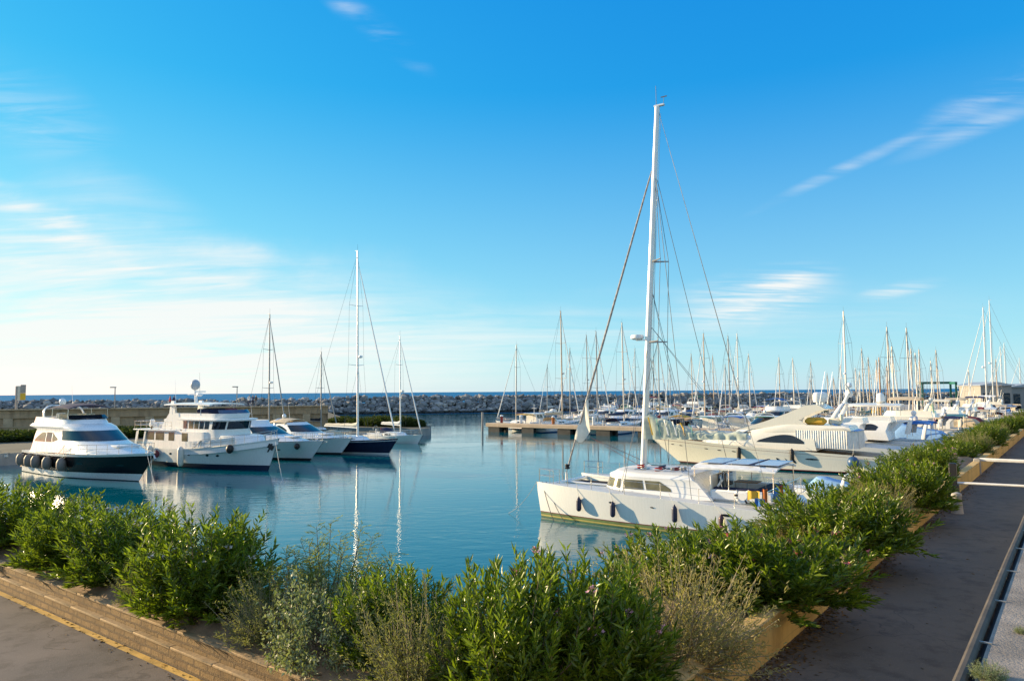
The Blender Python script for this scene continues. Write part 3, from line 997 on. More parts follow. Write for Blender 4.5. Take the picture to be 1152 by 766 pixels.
# ------------------------------------------------------------------ catamaran in the foreground
def build_catamaran():
    root = empty('catamaran', (7.6, 35.7, 0), heading(-56))
    tag(root, 'white cruising catamaran with tall bare mast and sage sail bag, moored in the foreground', 'catamaran')
    H = Hull(10.7, 1.75, (1.22, 1.50, 1.70), tm=.45, p=2.6, sternw=.80, wl=(.88, .45), rake=.25, trake=-1.0, fe=.8, tip=.03)
    rows = [('a', -.5, 'antifoul_green'), ('a', .05, 'antifoul_green'), ('a', .11, 'stripe_yellow'), ('a', .23, 'antifoul_green'), ('a', .27, 'stripe_maroon')] + [('f', f, 'gel_white') for f in (.3, .45, .6, .75, .9, 1)]
    for y0 in (2.35, -2.35):
        mb = MB(); H.mesh(mb, rows, 'deck_grey', bul=.03, y0=y0); mb.build('hull', root)
    # hull portlights and steps of the near hull
    def port(t, z, w, h, y0, side):
        o = porthole(H, root, t, z, w, h, side); o.location.y = y0
    for y0, sd in ((2.35, 1), (-2.35, -1)):
        port(.17, .98, .20, .065, y0, sd); port(.45, 1.05, .08, .03, y0, sd); port(.62, 1.1, .14, .05, y0, sd)
    mb = MB()
    mb.rbox((-.9, 0, 1.05), (6.2, 3.6, .72), 'gel_white', 0, .08)
    mb.build('bridge_deck', root)
    for y0 in (2.35, -2.35):
        mb = MB()
        for k in range(5): mb.rbox((-5.55 - .22 * k, y0, .95 - .18 * k), (.5, .95, .20), 'deck_grey', 0, .02)
        mb.build('transom_step', root)
    # trampoline, beam, longeron
    mb = MB()
    for k in range(33): mb.tube([(2.1 + k * .09, -1.6, 1.40), (2.1 + k * .09, 1.6, 1.40)], .008, 'rope_dark', 4, False)
    for k in range(36): mb.tube([(2.1, -1.6 + k * .091, 1.40), (5.0, -1.6 + k * .091, 1.40)], .008, 'rope_dark', 4, False)
    mb.build('trampoline', root)
    mb = MB(); mb.tube([(5.0, -2.35, 1.48), (5.0, 2.35, 1.48)], .10, 'alum', 10); mb.tube([(2.0, 0, 1.42), (5.05, 0, 1.46)], .07, 'alum', 8)
    mb.tube([(5.0, 0, 1.5), (5.0, 0, 1.95)], .05, 'alum', 8)
    mb.build('crossbeam', root)
    # coachroof with wrap-round windows
    sh = Shell([dict(z=1.38, xb=-2.9, xf=2.55, w=2.22, k=.58, e=2.6), dict(z=1.60, xb=-2.7, xf=2.45, w=2.14, k=.58, e=2.6), dict(z=2.08, xb=-2.25, xf=2.28, w=2.02, k=.58, e=2.6),
                dict(z=2.20, xb=-2.05, xf=2.30, w=2.04, k=.58, e=2.6), dict(z=2.34, xb=-1.9, xf=2.0, w=1.85, k=.58, e=2.6)])
    mb = MB(); sh.mesh(mb, 'gel_white', 'deck_grey', crown=.12)
    cab = mb.build('coachroof', root, angle=30)
    for sd in (1, -1):
        for a0, a1, v1 in ((.70, .47, lambda q: 1.05 + .90 * min(1, .25 + 2.2 * q) ** .8), (.445, .33, 1.95), (.31, .17, 1.95), (.15, .012, 1.95)):
            mb = MB(); sh.patch(mb, sd * a0, sd * a1, 1.08, v1, 'glass_amber', .012, 14)
            mb.build('window', cab)
    # roof clutter: hatches, handrails, winches, coiled lines
    for x, y in ((.6, 1.0), (.6, -1.0), (-.6, .2)):
        mb = MB(); mb.rbox((x, y, 2.47), (.55, .55, .06), 'glass_dark', 0, .02); mb.build('hatch', cab)
    mb = MB()
    for y in (1.45, -1.45): mb.tube([(-1.5, y, 2.38), (-1.4, y, 2.50), (1.2, y, 2.50), (1.3, y, 2.38)], .018, 'steel', 6)
    mb.build('handrail', cab)
    for x, y in ((-1.2, .9), (-1.2, .5), (-1.2, -.6), (-.9, 1.2)):
        mb = MB(); mb.lathe([(.09, 0), (.11, .03), (.07, .08), (.09, .16), (.085, .19)], 'alum_grey', (x, y, 2.42), 12); mb.build('winch', cab)
    for x, y, m in ((-.3, 1.3, 'canvas_red'), (.9, .4, 'canvas_red'), (-.9, .8, 'canvas_maroon'), (-.2, .6, 'canvas_navy')):
        mb = MB(); mb.tube([(x + .16 * cos(q * .9), y + .12 * sin(q * .9), 2.46 + .015 * q) for q in range(12)], .03, m, 5); mb.build('coiled_sheet', cab)
    # cockpit: aft bulkhead door, seats, table, coamings
    mb = MB(); mb.rbox((-2.75, 0, 1.85), (.06, 3.6, 1.2), 'gel_cream', 0, .02)
    bk = mb.build('aft_bulkhead', root)
    mb = MB(); mb.rbox((-2.80, .55, 1.95), (.04, .75, .95), 'glass_dark', 0, .02); mb.rbox((-2.80, -.6, 2.05), (.04, 1.1, .6), 'glass_dark', 0, .02); mb.build('door', bk)
    mb = MB()
    for y in (1.75, -1.75): mb.rbox((-4.0, y, 1.62), (2.5, .35, .46), 'gel_white', 0, .08)
    mb.rbox((-5.0, 0, 1.55), (.4, 3.2, .40), 'gel_white', 0, .08)
    mb.build('coaming', root)
    mb = MB(); mb.rbox((-4.6, 0, 1.82), (.5, 2.9, .12), 'canvas_navy', 0, .05); mb.rbox((-3.7, 1.35, 1.86), (1.9, .42, .10), 'canvas_navy', 0, .04); mb.build('cushion', root)
    mb = MB(); mb.rbox((-3.7, -.3, 2.02), (1.0, .8, .05), 'teak', 0, .02); mb.tube([(-3.7, -.3, 1.3), (-3.7, -.3, 2.0)], .05, 'alum', 8); mb.build('table', root)
    mb = MB()
    mb.tube([(-2.95, 1.5, 1.95), (-3.15, 1.5, 2.25)], .05, 'gel_white', 8)
    mb.tube([(-3.2, 1.5 + .38 * cos(2 * pi * k / 18), 2.25 + .38 * sin(2 * pi * k / 18)) for k in range(19)], .018, 'steel', 5)
    mb.build('steering_wheel', root)
    top = canopy(root, 'hardtop', -5.35, -1.95, 1.85, 2.78, 'canvas_white', .12, zdeck=1.45, thick=.07, px=(.03, .55, .97))
    for x in (-4.9, -3.75, -2.65):
        mb = MB(); mb.rbox((x, .05, 2.96), (.95, 2.5, .035), 'glass_solar', 0, .01); mb.build('solar_panel', top)
    mb = MB(); mb.rbox((-4.32, .05, 2.975), (.12, 3.0, .03), 'canvas_navy', 0, .01); mb.build('strap', top)
    # mast, boom, sail bag
    mx, zm, mtop = 0.95, 2.36, 20.4
    RK = CAT_RAKE
    def mp(z, dx=0, dy=0): return Vector((mx - RK * (z - zm) / (mtop - zm) + dx, dy, z))
    mb = MB()
    mb.tube([mp(lerp(zm, mtop, k / 8)) for k in range(9)], [.145] * 5 + [.14, .135, .13, .12], 'alum', 14)
    mb.rbox(mp(mtop + .05, -.1), (.5, .16, .10), 'alum', 0, .02)
    mast = mb.build('mast', root)
    mb = MB(); mb.tube([mp(mtop, .05), mp(mtop + 1.1, .12)], .012, 'wire', 4); mb.tube([mp(mtop + .1, -.3), mp(mtop + .45, -.3)], .01, 'wire', 4); mb.box(mp(mtop + .45, -.3), (.3, .02, .05), 'wire')
    mb.build('antenna', mast)
    tips = []
    for z, l in ((8.6, .95), (12.6, .85)):
        for sd in (1, -1):
            mb = MB(); a = mp(z); b = mp(z + .02, -.75 * l, sd * .62 * l)
            mb.tube([a, b], [.055, .03], 'alum_grey', 6); mb.build('spreader', mast)
            if sd > 0: tips.append(b)
    mb = MB(); mb.box(mp(8.72, .35), (.5, .12, .05), 'alum'); flat_radar(mb, mp(8.75, .55), .32); mb.build('radar_dome', mast)
    mb = MB()
    bz = 3.95
    mb.tube([mp(bz, -.12), (mx - 4.9, 0, bz + .10)], .10, 'alum', 10)
    boom = mb.build('boom', root)
    mb = MB(); rows = []
    r_ = random.Random(3)
    for i in range(41):
        q = i / 40; x = mx - .17 - 4.6 * q
        hgt = lerp(1.25, .36, sstep(min(1, q * 1.6)) ** .8) * (1 + .03 * sin(i * 1.9)) ; wd = lerp(.20, .24, q) * (1 + .10 * sin(i * 1.31 + 1))
        sag = .05 * sin(i * .9)
        row = []
        for k in range(13):
            v = k / 12; th = pi * v
            row.append(Vector((x, wd * (1.15 * cos(th) if abs(cos(th)) < .9 else cos(th)) + .035 * sin(i * 1.7 + k * .8), bz - .12 + .1 * q + (hgt + sag) * sin(th) ** .7)))
        rows.append(row)
    mb.grid(rows, 'canvas_sage'); mb.add(rows[0], [tuple(range(13))], 'canvas_sage'); mb.add(rows[-1], [tuple(range(13))], 'canvas_sage')
    bag = mb.build('sail_bag', boom, angle=60)
    mb = MB()
    for i in range(7):
        x = mx - .4 - i * .38
        mb.tube([(x, .28, bz + .95 - i * .06), (x - .12, .33, bz + .5), (x - .2, .3, bz + .1)], .035, ['canvas_yellow', 'canvas_teal', 'canvas_white', 'canvas_white'][i % 4], 5)
    mb.build('sail_tie', bag)
    # furled headsail with its loose clew
    st0, st1 = Vector((5.0, 0, 1.95)), mp(17.2, .16)
    def sp(q): return st0.lerp(st1, q)
    mb = MB()
    mb.tube([sp(q) for q in (0, .02, .03, .1, .2, .35, .6, .8, .97, 1)], [.02, .02, .045, .05, .06, .06, .055, .05, .04, .02], 'sail_furled', 8)
    mb.lathe([(.12, 0), (.14, .05), (.09, .12), (.14, .2), (.12, .25)], 'rubber_black', sp(.012), 10)
    fj = mb.build('furled_jib', root)
    mb = MB(); rows = []
    for i in range(13):
        q = lerp(.115, .26, i / 12); w_ = .80 * (1 - i / 12) ** .9 + .05
        if i < 3: w_ *= .45 + .19 * i
        row = []
        for k in range(7):
            u = k / 6
            row.append(sp(q) + Vector((-w_ * u + .05, .10 * sin(u * 4 + i * .6) * (1 - i / 14) + .02, -.18 * u * (1 - i / 12) + .04 * sin(u * 7))))
        rows.append(row)
    mb.grid(rows, 'sail_cloth'); mb.grid([[p + Vector((0, .015, 0)) for p in r] for r in rows], 'sail_cloth', flip=True)
    mb.build('clew', fj)
    # standing and running rigging
    mb = MB(); w = .013
    hp = mp(17.2); mh = mp(mtop)
    for sd in (1, -1):
        mb.tube([hp, (-2.3, sd * 2.9, 1.5)], w, 'wire', 4)
        mb.tube([hp + Vector((0, 0, -.3)), mp(12.62, -.64, sd * .53), mp(8.62, -.71, sd * .59), (.85, sd * 3.0, 1.58)], w, 'wire', 4)
        mb.tube([mp(8.5), (.7, sd * 2.95, 1.58)], w, 'wire', 4)
        mb.tube([mp(11.5), (-1.0, sd * .25, bz + .6)], w * .8, 'wire', 4); mb.tube([mp(9.5), (mx - 4.2, sd * .25, bz + .35)], w * .7, 'wire', 4)
    mb.tube([mh, (mx - 4.9, 0, bz + .2)], w * .7, 'wire', 4)
    mb.tube([mh, (-5.2, 2.7, 2.2)], w * .55, 'wire', 4)
    mb.tube([mh, mp(5, -.35), mp(2.6, -.3, .3)], w * .7, 'wire', 4)
    for z in (1.0, .4): mb.tube([mp(mtop - z, -.22, .1), mp(3, -.26, .12)], w * .6, 'wire', 4)
    mb.tube([sp(.13) + Vector((-.75, 0, -.12)), (.9, .5, 2.55)], .012, 'rope_maroon', 4); mb.tube([sp(.13) + Vector((-.75, 0, -.12)), (.9, -.7, 2.55)], .012, 'rope_maroon', 4)
    mb.build('rigging', root)
    # rails
    mb = MB()
    def dk(t, y0, sd, h): p = H.pt(t, H.sheer(t), sd); return Vector((p.x, y0 + (p.y - .08 * sd), p.z + h))
    for y0, sd in ((2.35, 1), (-2.35, -1)):
        for h in (.62, .33):
            mb.tube([dk(t, y0, sd, h) for t in (.12, .25, .40, .55, .70, .82, .92)], .007, 'steel', 4)
        for t in (.12, .25, .40, .55, .70, .82, .92): mb.tube([dk(t, y0, sd, -.02), dk(t, y0, sd, .64)], .014, 'steel', 5)
        for h in (.35, .66): mb.tube([dk(.90, y0, sd, h), dk(.985, y0, sd, h), dk(.985, y0, -sd, h), dk(.90, y0, -sd, h)], .014, 'steel', 5)
        for t in (.90, .985):
            for q in (sd, -sd): mb.tube([dk(t, y0, q, -.02), dk(t, y0, q, .66)], .014, 'steel', 5)
    mb.build('guard_rail', root)
    mb = MB()
    mb.tube([(-5.3, y, 2.05 + 0 * y) for y in (-2.9, -1.5, 1.5, 2.9)], .016, 'steel', 6)
    for y in (-2.9, -1.5, 0, 1.5, 2.9): mb.tube([(-5.3, y, 1.3), (-5.3, y, 2.05)], .016, 'steel', 6)
    mb.build('stern_rail', root)
    return root, H
m_, t_, b_ = newmat('glass_solar')
tc_ = t_.node('ShaderNodeTexCoord').outputs['Object']
bk_ = t_.node('ShaderNodeTexBrick'); bk_.offset = 0; t_.put(bk_.inputs['Vector'], tc_); bk_.inputs['Scale'].default_value = 6
bk_.inputs['Brick Width'].default_value = 1; bk_.inputs['Row Height'].default_value = 1; bk_.inputs['Mortar Size'].default_value = .03
bk_.inputs['Color1'].default_value = (.30, .40, .58, 1); bk_.inputs['Color2'].default_value = (.36, .45, .60, 1); bk_.inputs['Mortar'].default_value = (.35, .4, .5, 1)
t_.l.new(bk_.outputs['Color'], b_.inputs['Base Color']); b_.inputs['Roughness'].default_value = .25
mat('sail_furled', (.34, .31, .29), .85, var=.45, scale=6)
mat('sail_cloth', (.74, .70, .62), .85, var=.10, scale=3, bump=.3, bscale=8)
CAT_RAKE = 1.05
cat, CH = build_catamaran()
cat.scale = (1.08, 1, 1); cat.location = Vector((7.6, 35.7, 0)) + bearing(-56) * .37

def world(root, p):
    return Matrix.LocRotScale(root.location, root.rotation_euler, root.scale) @ Vector(p)

# fenders of the catamaran, hanging from the near rail
for t, z, m, l, lab in ((.775, .86, 'fender_navy', .62, 'dark fender nearest the bow of the white catamaran'),
                        (.62, .80, 'fender_navy', .66, 'navy fender second from the bow of the white catamaran'),
                        (.365, .86, 'fender_navy', .70, 'navy fender below the aft end of the catamaran windows'),
                        (.205, .62, 'fender_maroon', .70, 'maroon fender nearest the stern of the white catamaran')):
    p = CH.pt(t, z, 1, .16); q = CH.pt(t, CH.sheer(t), 1, -.05)
    off = Vector((0, 2.35, 0))
    f = fender(lab, world(cat, p + off), 'fenders hung along the catamaran hull', m, .12, l, world(cat, q + off + Vector((0, 0, .3))))
bw = world(cat, (5.3, 2.4, 1.72))
cleat_line(bw, onz(572, 577, .02), .25, 'pale rope from the catamaran bow down to the water at left', 'rope_white', .012)
cleat_line(bw + Vector((.25, -.1, 0)), world(cat, (3.9, 3.25, -.1)), .15, 'dark rope hanging over the catamaran bow, outer one', 'rope_dark', .018)
cleat_line(bw + Vector((.45, -.1, 0)), world(cat, (3.3, 3.2, -.1)), .25, 'dark rope hanging over the catamaran bow, inner one', 'rope_dark', .016)

# bright gear hung at the catamaran's stern
mb = MB()
mb.tube([(0, .26 * cos(a), .30 * sin(a)) for a in [radians(-220 + 20 * k) for k in range(14)]], .075, 'canvas_white', 8)
for a in (-180, -60): mb.tube([(0, .26 * cos(radians(a + d)), .30 * sin(radians(a + d))) for d in (-8, 0, 8)], .08, 'rubber_black', 8)
o = mb.build('lifebuoy'); o.location = world(cat, (-4.25, 2.55, 1.78)); o.rotation_euler = (0, 0, cat.rotation_euler[2] + pi / 2 + .3)
tag(o, 'white horseshoe lifebuoy with black bands on the catamaran stern', 'lifebuoy')
def hung_cloth(name, label, p, w, h, m, rz, cat_, seed):
    r_ = random.Random(seed); mb = MB()
    g = [[Vector((w * (u - .5), .05 * sin(u * 9 + seed) * (1 - v * .4) + .05 * v, -h * v * (1 + .12 * sin(u * 5 + seed)))) for u in [k / 10 for k in range(11)]] for v in [k / 8 for k in range(9)]]
    mb.grid(g, m); mb.grid([[q + Vector((0, .012, 0)) for q in r] for r in g], m, flip=True)
    o = mb.build(name); o.location = p; o.rotation_euler = (0, 0, rz)
    return tag(o, label, cat_)
cr = cat.rotation_euler[2]
hung_cloth('jacket', 'yellow orange oilskin draped over the catamaran stern rail', world(cat, (-4.70, 2.62, 2.0)), .50, .36, 'canvas_yellow', cr + .1, 'jacket', 2)
hung_cloth('towel', 'dark orange towel hanging beside the yellow oilskin on the catamaran', world(cat, (-5.12, 2.6, 2.1)), .22, .6, 'canvas_orange', cr, 'towel', 3)
hung_cloth('towel', 'blue towel hanging at the catamaran stern under the yellow oilskin', world(cat, (-4.95, 2.70, 1.72)), .40, .3, 'canvas_blue', cr, 'towel', 4)
hung_cloth('towel', 'red towel hanging on the far side of the catamaran stern', world(cat, (-5.32, .9, 2.08)), .6, .4, 'canvas_red', cr + pi / 2, 'towel', 5)
hung_cloth('towel', 'pale blue towel hanging at the middle of the catamaran stern', world(cat, (-5.32, 1.8, 2.05)), .8, .5, 'canvas_blue', cr + pi / 2, 'towel', 6)

# ------------------------------------------------------------------ large cream motor yacht behind the catamaran
def build_cream_yacht():
    fb = (1.30, 1.78, 2.35)
    rows = [('a', -.5, 'antifoul_navy'), ('a', .10, 'antifoul_black'), ('a', .16, 'stripe_maroon')] + [('f', f, 'gel_cream') for f in (.2, .36, .5, .6, .70)] + [('f', .725, 'gel_pale_grey'), ('f', .86, 'gel_cream'), ('f', .875, 'stripe_maroon'), ('f', 1.0, 'gel_cream')]
    shells = [
        dict(name='cabin', m='gel_cream', crown=.05, sub=2, levels=[
            dict(z=1.6, xb=-5.2, xf=4.9, w=2.02, k=.55, e=2.1), dict(z=(2.0, 2.05), xb=-5.1, xf=4.2, w=1.98, k=.52, e=2.1),
            dict(z=(2.75, 2.45), xb=-5.0, xf=2.6, w=1.86, k=.52, e=2.1), dict(z=(3.25, 2.85), xb=-4.9, xf=1.2, w=1.70, k=.55, e=2.2)],
            windows=[(sd * .90, sd * .44, (lambda q: 1.10 + .10 * q), (lambda q: 1.14 + 1.02 * sin(pi * min(1, q * .9 + .03)) ** .75), 'glass_dark', 24) for sd in (1, -1)] + [(-.30, .30, 2.15, 2.85, 'glass_dark', 20, 'windscreen')]),
        dict(name='flybridge', m='gel_cream', roof=True, crown=.02, levels=[
            dict(z=(3.1, 2.75), xb=-7.6, xf=1.6, w=1.78, k=.6, e=2.3), dict(z=(3.35, 3.0), xb=-7.5, xf=1.1, w=1.80, k=.6, e=2.3), dict(z=(3.45, 3.55), xb=-7.4, xf=-1.2, w=1.66, k=.62, e=2.3)])]
    root, H, sh = motor_yacht(18.6, 4.7, fb, rows, shells, rake=3.0, p=2.5, rails=.50, deckm='teak', fe=1.5)
    d = bearing(-56); L = 16.8
    wb = onz(772, 522, 0)
    root.location = wb - d * (L / 2 - 2.6) + bearing(34) * .9 + d * .35
    root.rotation_euler = (0, 0, heading(-56))
    tag(root, 'large cream motor yacht with black eye-shaped side window and white cockpit curtains', 'motor yacht')
    # coaming that sweeps up to the arch
    for sd in (1, -1):
        mb = MB()
        prof = [(1.0, 2.98), (-1.4, 3.75), (-3.2, 4.45), (-4.4, 5.0), (-5.3, 5.05), (-5.9, 4.7), (-5.2, 4.55), (-3.9, 3.9), (-4.6, 3.4), (-2.0, 3.3)]
        mb.prism(prof, sd * 1.62, sd * 1.50, 'gel_cream'); mb.build('wing', root)
    mb = MB()
    mb.grid([[(-5.9, -1.62, 4.72), (-5.9, 1.62, 4.72)], [(-5.3, -1.62, 5.06), (-5.3, 1.62, 5.06)], [(-4.4, -1.62, 5.02), (-4.4, 1.62, 5.02)], [(-4.5, -1.6, 4.90), (-4.5, 1.6, 4.90)], [(-5.3, -1.6, 4.92), (-5.3, 1.6, 4.92)], [(-5.9, -1.62, 4.72), (-5.9, 1.62, 4.72)]], 'gel_cream')
    a = mb.build('radar_arch', root)
    for y in (-1.0, 0, 1.0):
        mb = MB(); mb.lathe([(.10, -.18), (.12, 0), (.32, .05), (.36, .25), (.36, .55), (.30, .72), (.12, .80), (.02, .81)], 'gel_white', (-5.2, y, 5.2), 16); mb.build('satellite_dome', a)
    for y in (-1.45, 1.45):
        mb = MB(); mb.tube([(-5.4, y, 5.0), (-5.9, y, 7.6)], [.02, .008], 'gel_white', 5); mb.build('antenna', a)
    # fly windscreen and inside
    mb = MB()
    mb.grid([[Vector((.2 - .9 * abs(v) ** 2.2, 1.42 * v, 3.55 - .1 * abs(v))) for v in [k / 6 - 1 for k in range(13)]], [Vector((-.4 - .8 * abs(v) ** 2.2, 1.36 * v, 4.0 - .05 * abs(v))) for v in [k / 6 - 1 for k in range(13)]]], 'glass_dark')
    mb.build('windscreen', root)
    for x, y, w_, m in ((-3.3, .9, .7, 'canvas_white'), (-3.3, -.7, .7, 'canvas_white'), (-6.3, .4, .9, 'canvas_cream')):
        mb = MB(); mb.rbox((x, y, 3.75), (w_, .7, .5), m, 0, .12); mb.rbox((x - w_ / 2, y, 4.05), (.16, .7, .5), m, 0, .06); mb.build('seat', root)
    mb = MB(); mb.rbox((-5.0, .9, 3.78), (1.5, 1.0, .55), 'canvas_yellow', 0, .2); mb.build('table_cover', root)
    # cockpit curtain of white canvas, pleated
    mb = MB()
    def cur(x0, y0, x1, y1, n):
        rows = [[], []]
        for k in range(n + 1):
            q = k / n; d_ = Vector((y0 - y1, x1 - x0, 0)).normalized() * (.05 * (1 if k % 2 else -1))
            rows[0].append(Vector((lerp(x0, x1, q), lerp(y0, y1, q), 3.12)) + d_ * .4); rows[1].append(Vector((lerp(x0, x1, q), lerp(y0, y1, q), 1.80)) + d_)
        mb.grid(rows, 'canvas_white')
    cur(-3.7, 1.88, -7.3, 1.88, 44); cur(-7.3, 1.88, -8.0, 1.3, 8); cur(-8.0, 1.3, -8.0, -1.3, 26); cur(-8.0, -1.3, -7.3, -1.88, 8); cur(-7.3, -1.88, -3.7, -1.88, 44)
    mb.build('cockpit_curtain', root)
    mb = MB(); mb.grid([[(-8.05, -1.4, 3.10), (-8.05, 1.4, 3.10)], [(-7.3, -1.9, 3.16), (-7.3, 1.9, 3.16)], [(-6.2, -1.5, 3.62), (-6.2, 1.5, 3.62)]], 'canvas_sky'); mb.grid([[(-8.05, -1.4, 3.09), (-8.05, 1.4, 3.09)], [(-7.3, -1.9, 3.15), (-7.3, 1.9, 3.15)], [(-6.2, -1.5, 3.61), (-6.2, 1.5, 3.61)]], 'canvas_sky', flip=True)
    mb.build('cockpit_awning', root)
    for t, z in ((.90, 1.62), (.855, 1.56), (.72, 1.42), (.655, 1.36), (.585, 1.32)):
        for sd in (1, -1): porthole(H, root, t, z, .17, .055, sd)
    for t in (.405, .372, .34):
        for sd in (1, -1): porthole(H, root, t, .80, .11, .24, sd)
    for sd in (1, -1): porthole(H, root, .255, .98, .48, .07, sd)
    mb = MB(); mb.box((8.15, 0, 1.75), (.35, .16, .30), 'steel', 0, .5); mb.tube([(8.3, 0, 1.9), (7.6, 0, 1.2)], .05, 'steel', 6); mb.build('anchor', root)
    # foredeck: sunpad, windlass, rolled covers
    mb = MB(); mb.rbox((5.0, 0, 2.28), (1.6, 1.5, .18), 'canvas_grey', 0, .07); mb.build('sun_pad', root)
    mb = MB(); mb.lathe([(.12, 0), (.16, .05), (.10, .14), (.14, .24)], 'steel', (7.3, 0, 2.22), 12); mb.build('windlass', root)
    return root, H
my, MH = build_cream_yacht()
for t, z, m, r, l, lab in ((.565, 1.18, 'rubber_black', .16, .95, 'black fender amidships on the cream motor yacht, nearer the bow'), (.325, 1.22, 'rubber_black', .16, .95, 'black fender on the cream yacht beside three upright oval portholes')):
    fender(lab, world(my, MH.pt(t, z, 1, .2)), 'fenders of the cream motor yacht', m, r, l, world(my, MH.pt(t, MH.sheer(t), 1, -.05) + Vector((0, 0, .5))))
mb = MB(); mb.ball((0, 0, 0), .40, 'fender_blue', 18, (1, 1, 1.08)); mb.lathe([(.10, .38), (.06, .50), (.05, .56)], 'rubber_black', n=10)
o = mb.build('ball_fender'); o.location = world(my, MH.pt(.09, .92, 1, .38)); tag(o, 'round blue ball fender at the cream yacht stern', 'fender', 'fenders of the cream motor yacht')
mb = MB(); mb.tube([(0, 0, .5), (0, -.2, 1.35)], .015, 'rope_white', 5); mb.build('lanyard', o)
mb = MB(); mb.lathe([(.16, -.3), (.20, -.28), (.20, .28), (.16, .3)], 'canvas_red', n=12)
o = mb.build('life_raft'); o.location = world(my, (-3.55, 1.25, 4.05)); o.rotation_euler = (0, 0, .4); tag(o, 'red upright canister on the flybridge of the cream yacht', 'canister')

# ------------------------------------------------------------------ boats at the left quay
def small_arch_dome(root, x, w, zb, zt, sweep, m='gel_white', dome=.3):
    a = arch(root, x, w, zb, zt, sweep, m=m)
    mb = MB(); radome(mb, (x + sweep, 0, zt + .05), dome); mb.build('radar_dome', a)
    mb = MB(); mb.tube([(x + sweep, w * .5, zt), (x + sweep - .3, w * .5, zt + 1.6)], [.018, .008], 'gel_white', 5); mb.build('antenna', a)
    return a

def bow_at(root, px, py, az, L, rake):
    root.location = onz(px, py, 0) - bearing(az) * (L / 2 - rake)
    root.rotation_euler = (0, 0, heading(az))

def build_dark_yacht():
    rows = [('a', -.5, 'antifoul_black'), ('a', .05, 'antifoul_black'), ('f', .12, 'gel_white'), ('f', .20, 'gel_white'), ('f', .26, 'gel_white'), ('f', .44, 'gel_black'), ('f', .62, 'gel_black'), ('f', .80, 'gel_black'), ('f', .91, 'gel_black'), ('f', 1.0, 'gel_white')]
    shells = [dict(name='cabin', m='gel_white', crown=.06, sub=2, levels=[
        dict(z=(1.7, 1.95), xb=-7.0, xf=7.0, w=2.15, k=.50, e=2.0), dict(z=(2.1, 2.35), xb=-6.8, xf=5.2, w=2.10, k=.50, e=2.0), dict(z=2.72, xb=-6.6, xf=2.9, w=2.02, k=.52, e=2.3),
        dict(z=3.50, xb=-6.6, xf=1.0, w=1.82, k=.60, e=2.5), dict(z=3.72, xb=-7.9, xf=.55, w=1.90, k=.62, e=2.5), dict(z=3.92, xb=-7.8, xf=-.1, w=1.75, k=.62, e=2.5)],
        windows=[(-.39, .39, 2.06, 2.97, 'glass_dark', 26, 'windscreen')] + [(sd * .97, sd * .74, (lambda q: 1.72), (lambda q: 1.75 + .95 * sin(pi * q * .62 + .05) ** .7), 'glass_amber', 16) for sd in (1, -1)]
        + [(sd * .72, sd * .60, 1.72, 2.72, 'glass_dark', 8) for sd in (1, -1)] + [(sd * .58, sd * .46, (lambda q: 1.75 + .3 * q), (lambda q: 2.70 - .55 * q), 'glass_amber', 8) for sd in (1, -1)]),
        dict(name='flybridge', m='gel_white', roof=False, levels=[dict(z=3.85, xb=-7.6, xf=-.5, w=1.72, k=.62, e=2.5), dict(z=(4.45, 4.30), xb=-7.3, xf=-1.2, w=1.66, k=.62, e=2.5)])]
    root, H, sh = motor_yacht(17.4, 4.7, (1.72, 1.78, 2.12), rows, shells, rake=2.2, p=2.4, rails=.42, fe=1.4)
    bow_at(root, 153, 541, 127, 16.6, 2.2)
    tag(root, 'white flybridge motor yacht with black hull band and round grey fenders, at far left', 'motor yacht')
    fb = sh[1][0]
    mb = MB(); fs = sh[1][1]; fs.patch(mb, -.36, .36, .95, 1.0, 'glass_dark', .02, 20); n = 20
    mb.grid([[Vector((-1.15 - .5 * abs(v) ** 2.5, 1.45 * v, 4.32)) for v in [k / 8 - 1 for k in range(17)]], [Vector((-1.6 - .5 * abs(v) ** 2.5, 1.35 * v, 4.62)) for v in [k / 8 - 1 for k in range(17)]]], 'glass_dark')
    mb.build('windscreen', fb)
    small_arch_dome(root, -5.9, 1.55, 4.0, 5.35, -.7, dome=.26)
    canopy(root, 'bimini', -5.0, -1.6, 1.55, 5.18, 'canvas_navy', .22, zdeck=4.3, droop=.12, thick=.06)
    for x, y in ((-2.6, .6), (-2.6, -.6), (-4.3, .7), (-4.3, -.7), (-6.5, 0)):
        mb = MB(); mb.rbox((x, y, 4.1), (.6, .7, .5), 'canvas_cream', 0, .1); mb.rbox((x - .32, y, 4.45), (.14, .7, .5), 'canvas_cream', 0, .05); mb.build('seat', root)
    mb = MB(); mb.rbox((4.0, 0, 2.44), (1.9, 1.7, .14), 'canvas_white', 0, .05); mb.build('sun_pad', root)
    for t in (.86, .62, .44):
        for sd in (1, -1): porthole(H, root, t, 1.15, .38, .10, sd)
    mb = MB(); mb.lathe([(.12, 0), (.16, .05), (.10, .14), (.14, .24)], 'steel', (7.9, 0, 2.05), 12); mb.tube([(8.0, .0, 2.1), (8.5, 0, 2.0), (8.75, 0, 1.7)], .06, 'steel', 6); mb.build('anchor', root)
    return root, H
dy, DH = build_dark_yacht()
for t, lab in ((.05, 'aftmost'), (.16, 'second from the stern'), (.25, 'third from the stern'), (.38, 'fourth from the stern'), (.52, 'foremost')):
    fender('large round grey covered fender on the black hull band, ' + lab, world(dy, DH.pt(t, 1.02, -1, .32)), 'grey fenders of the dark banded yacht', 'fender_grey', .34, .95, world(dy, DH.pt(t, DH.sheer(t), -1, -.02)))

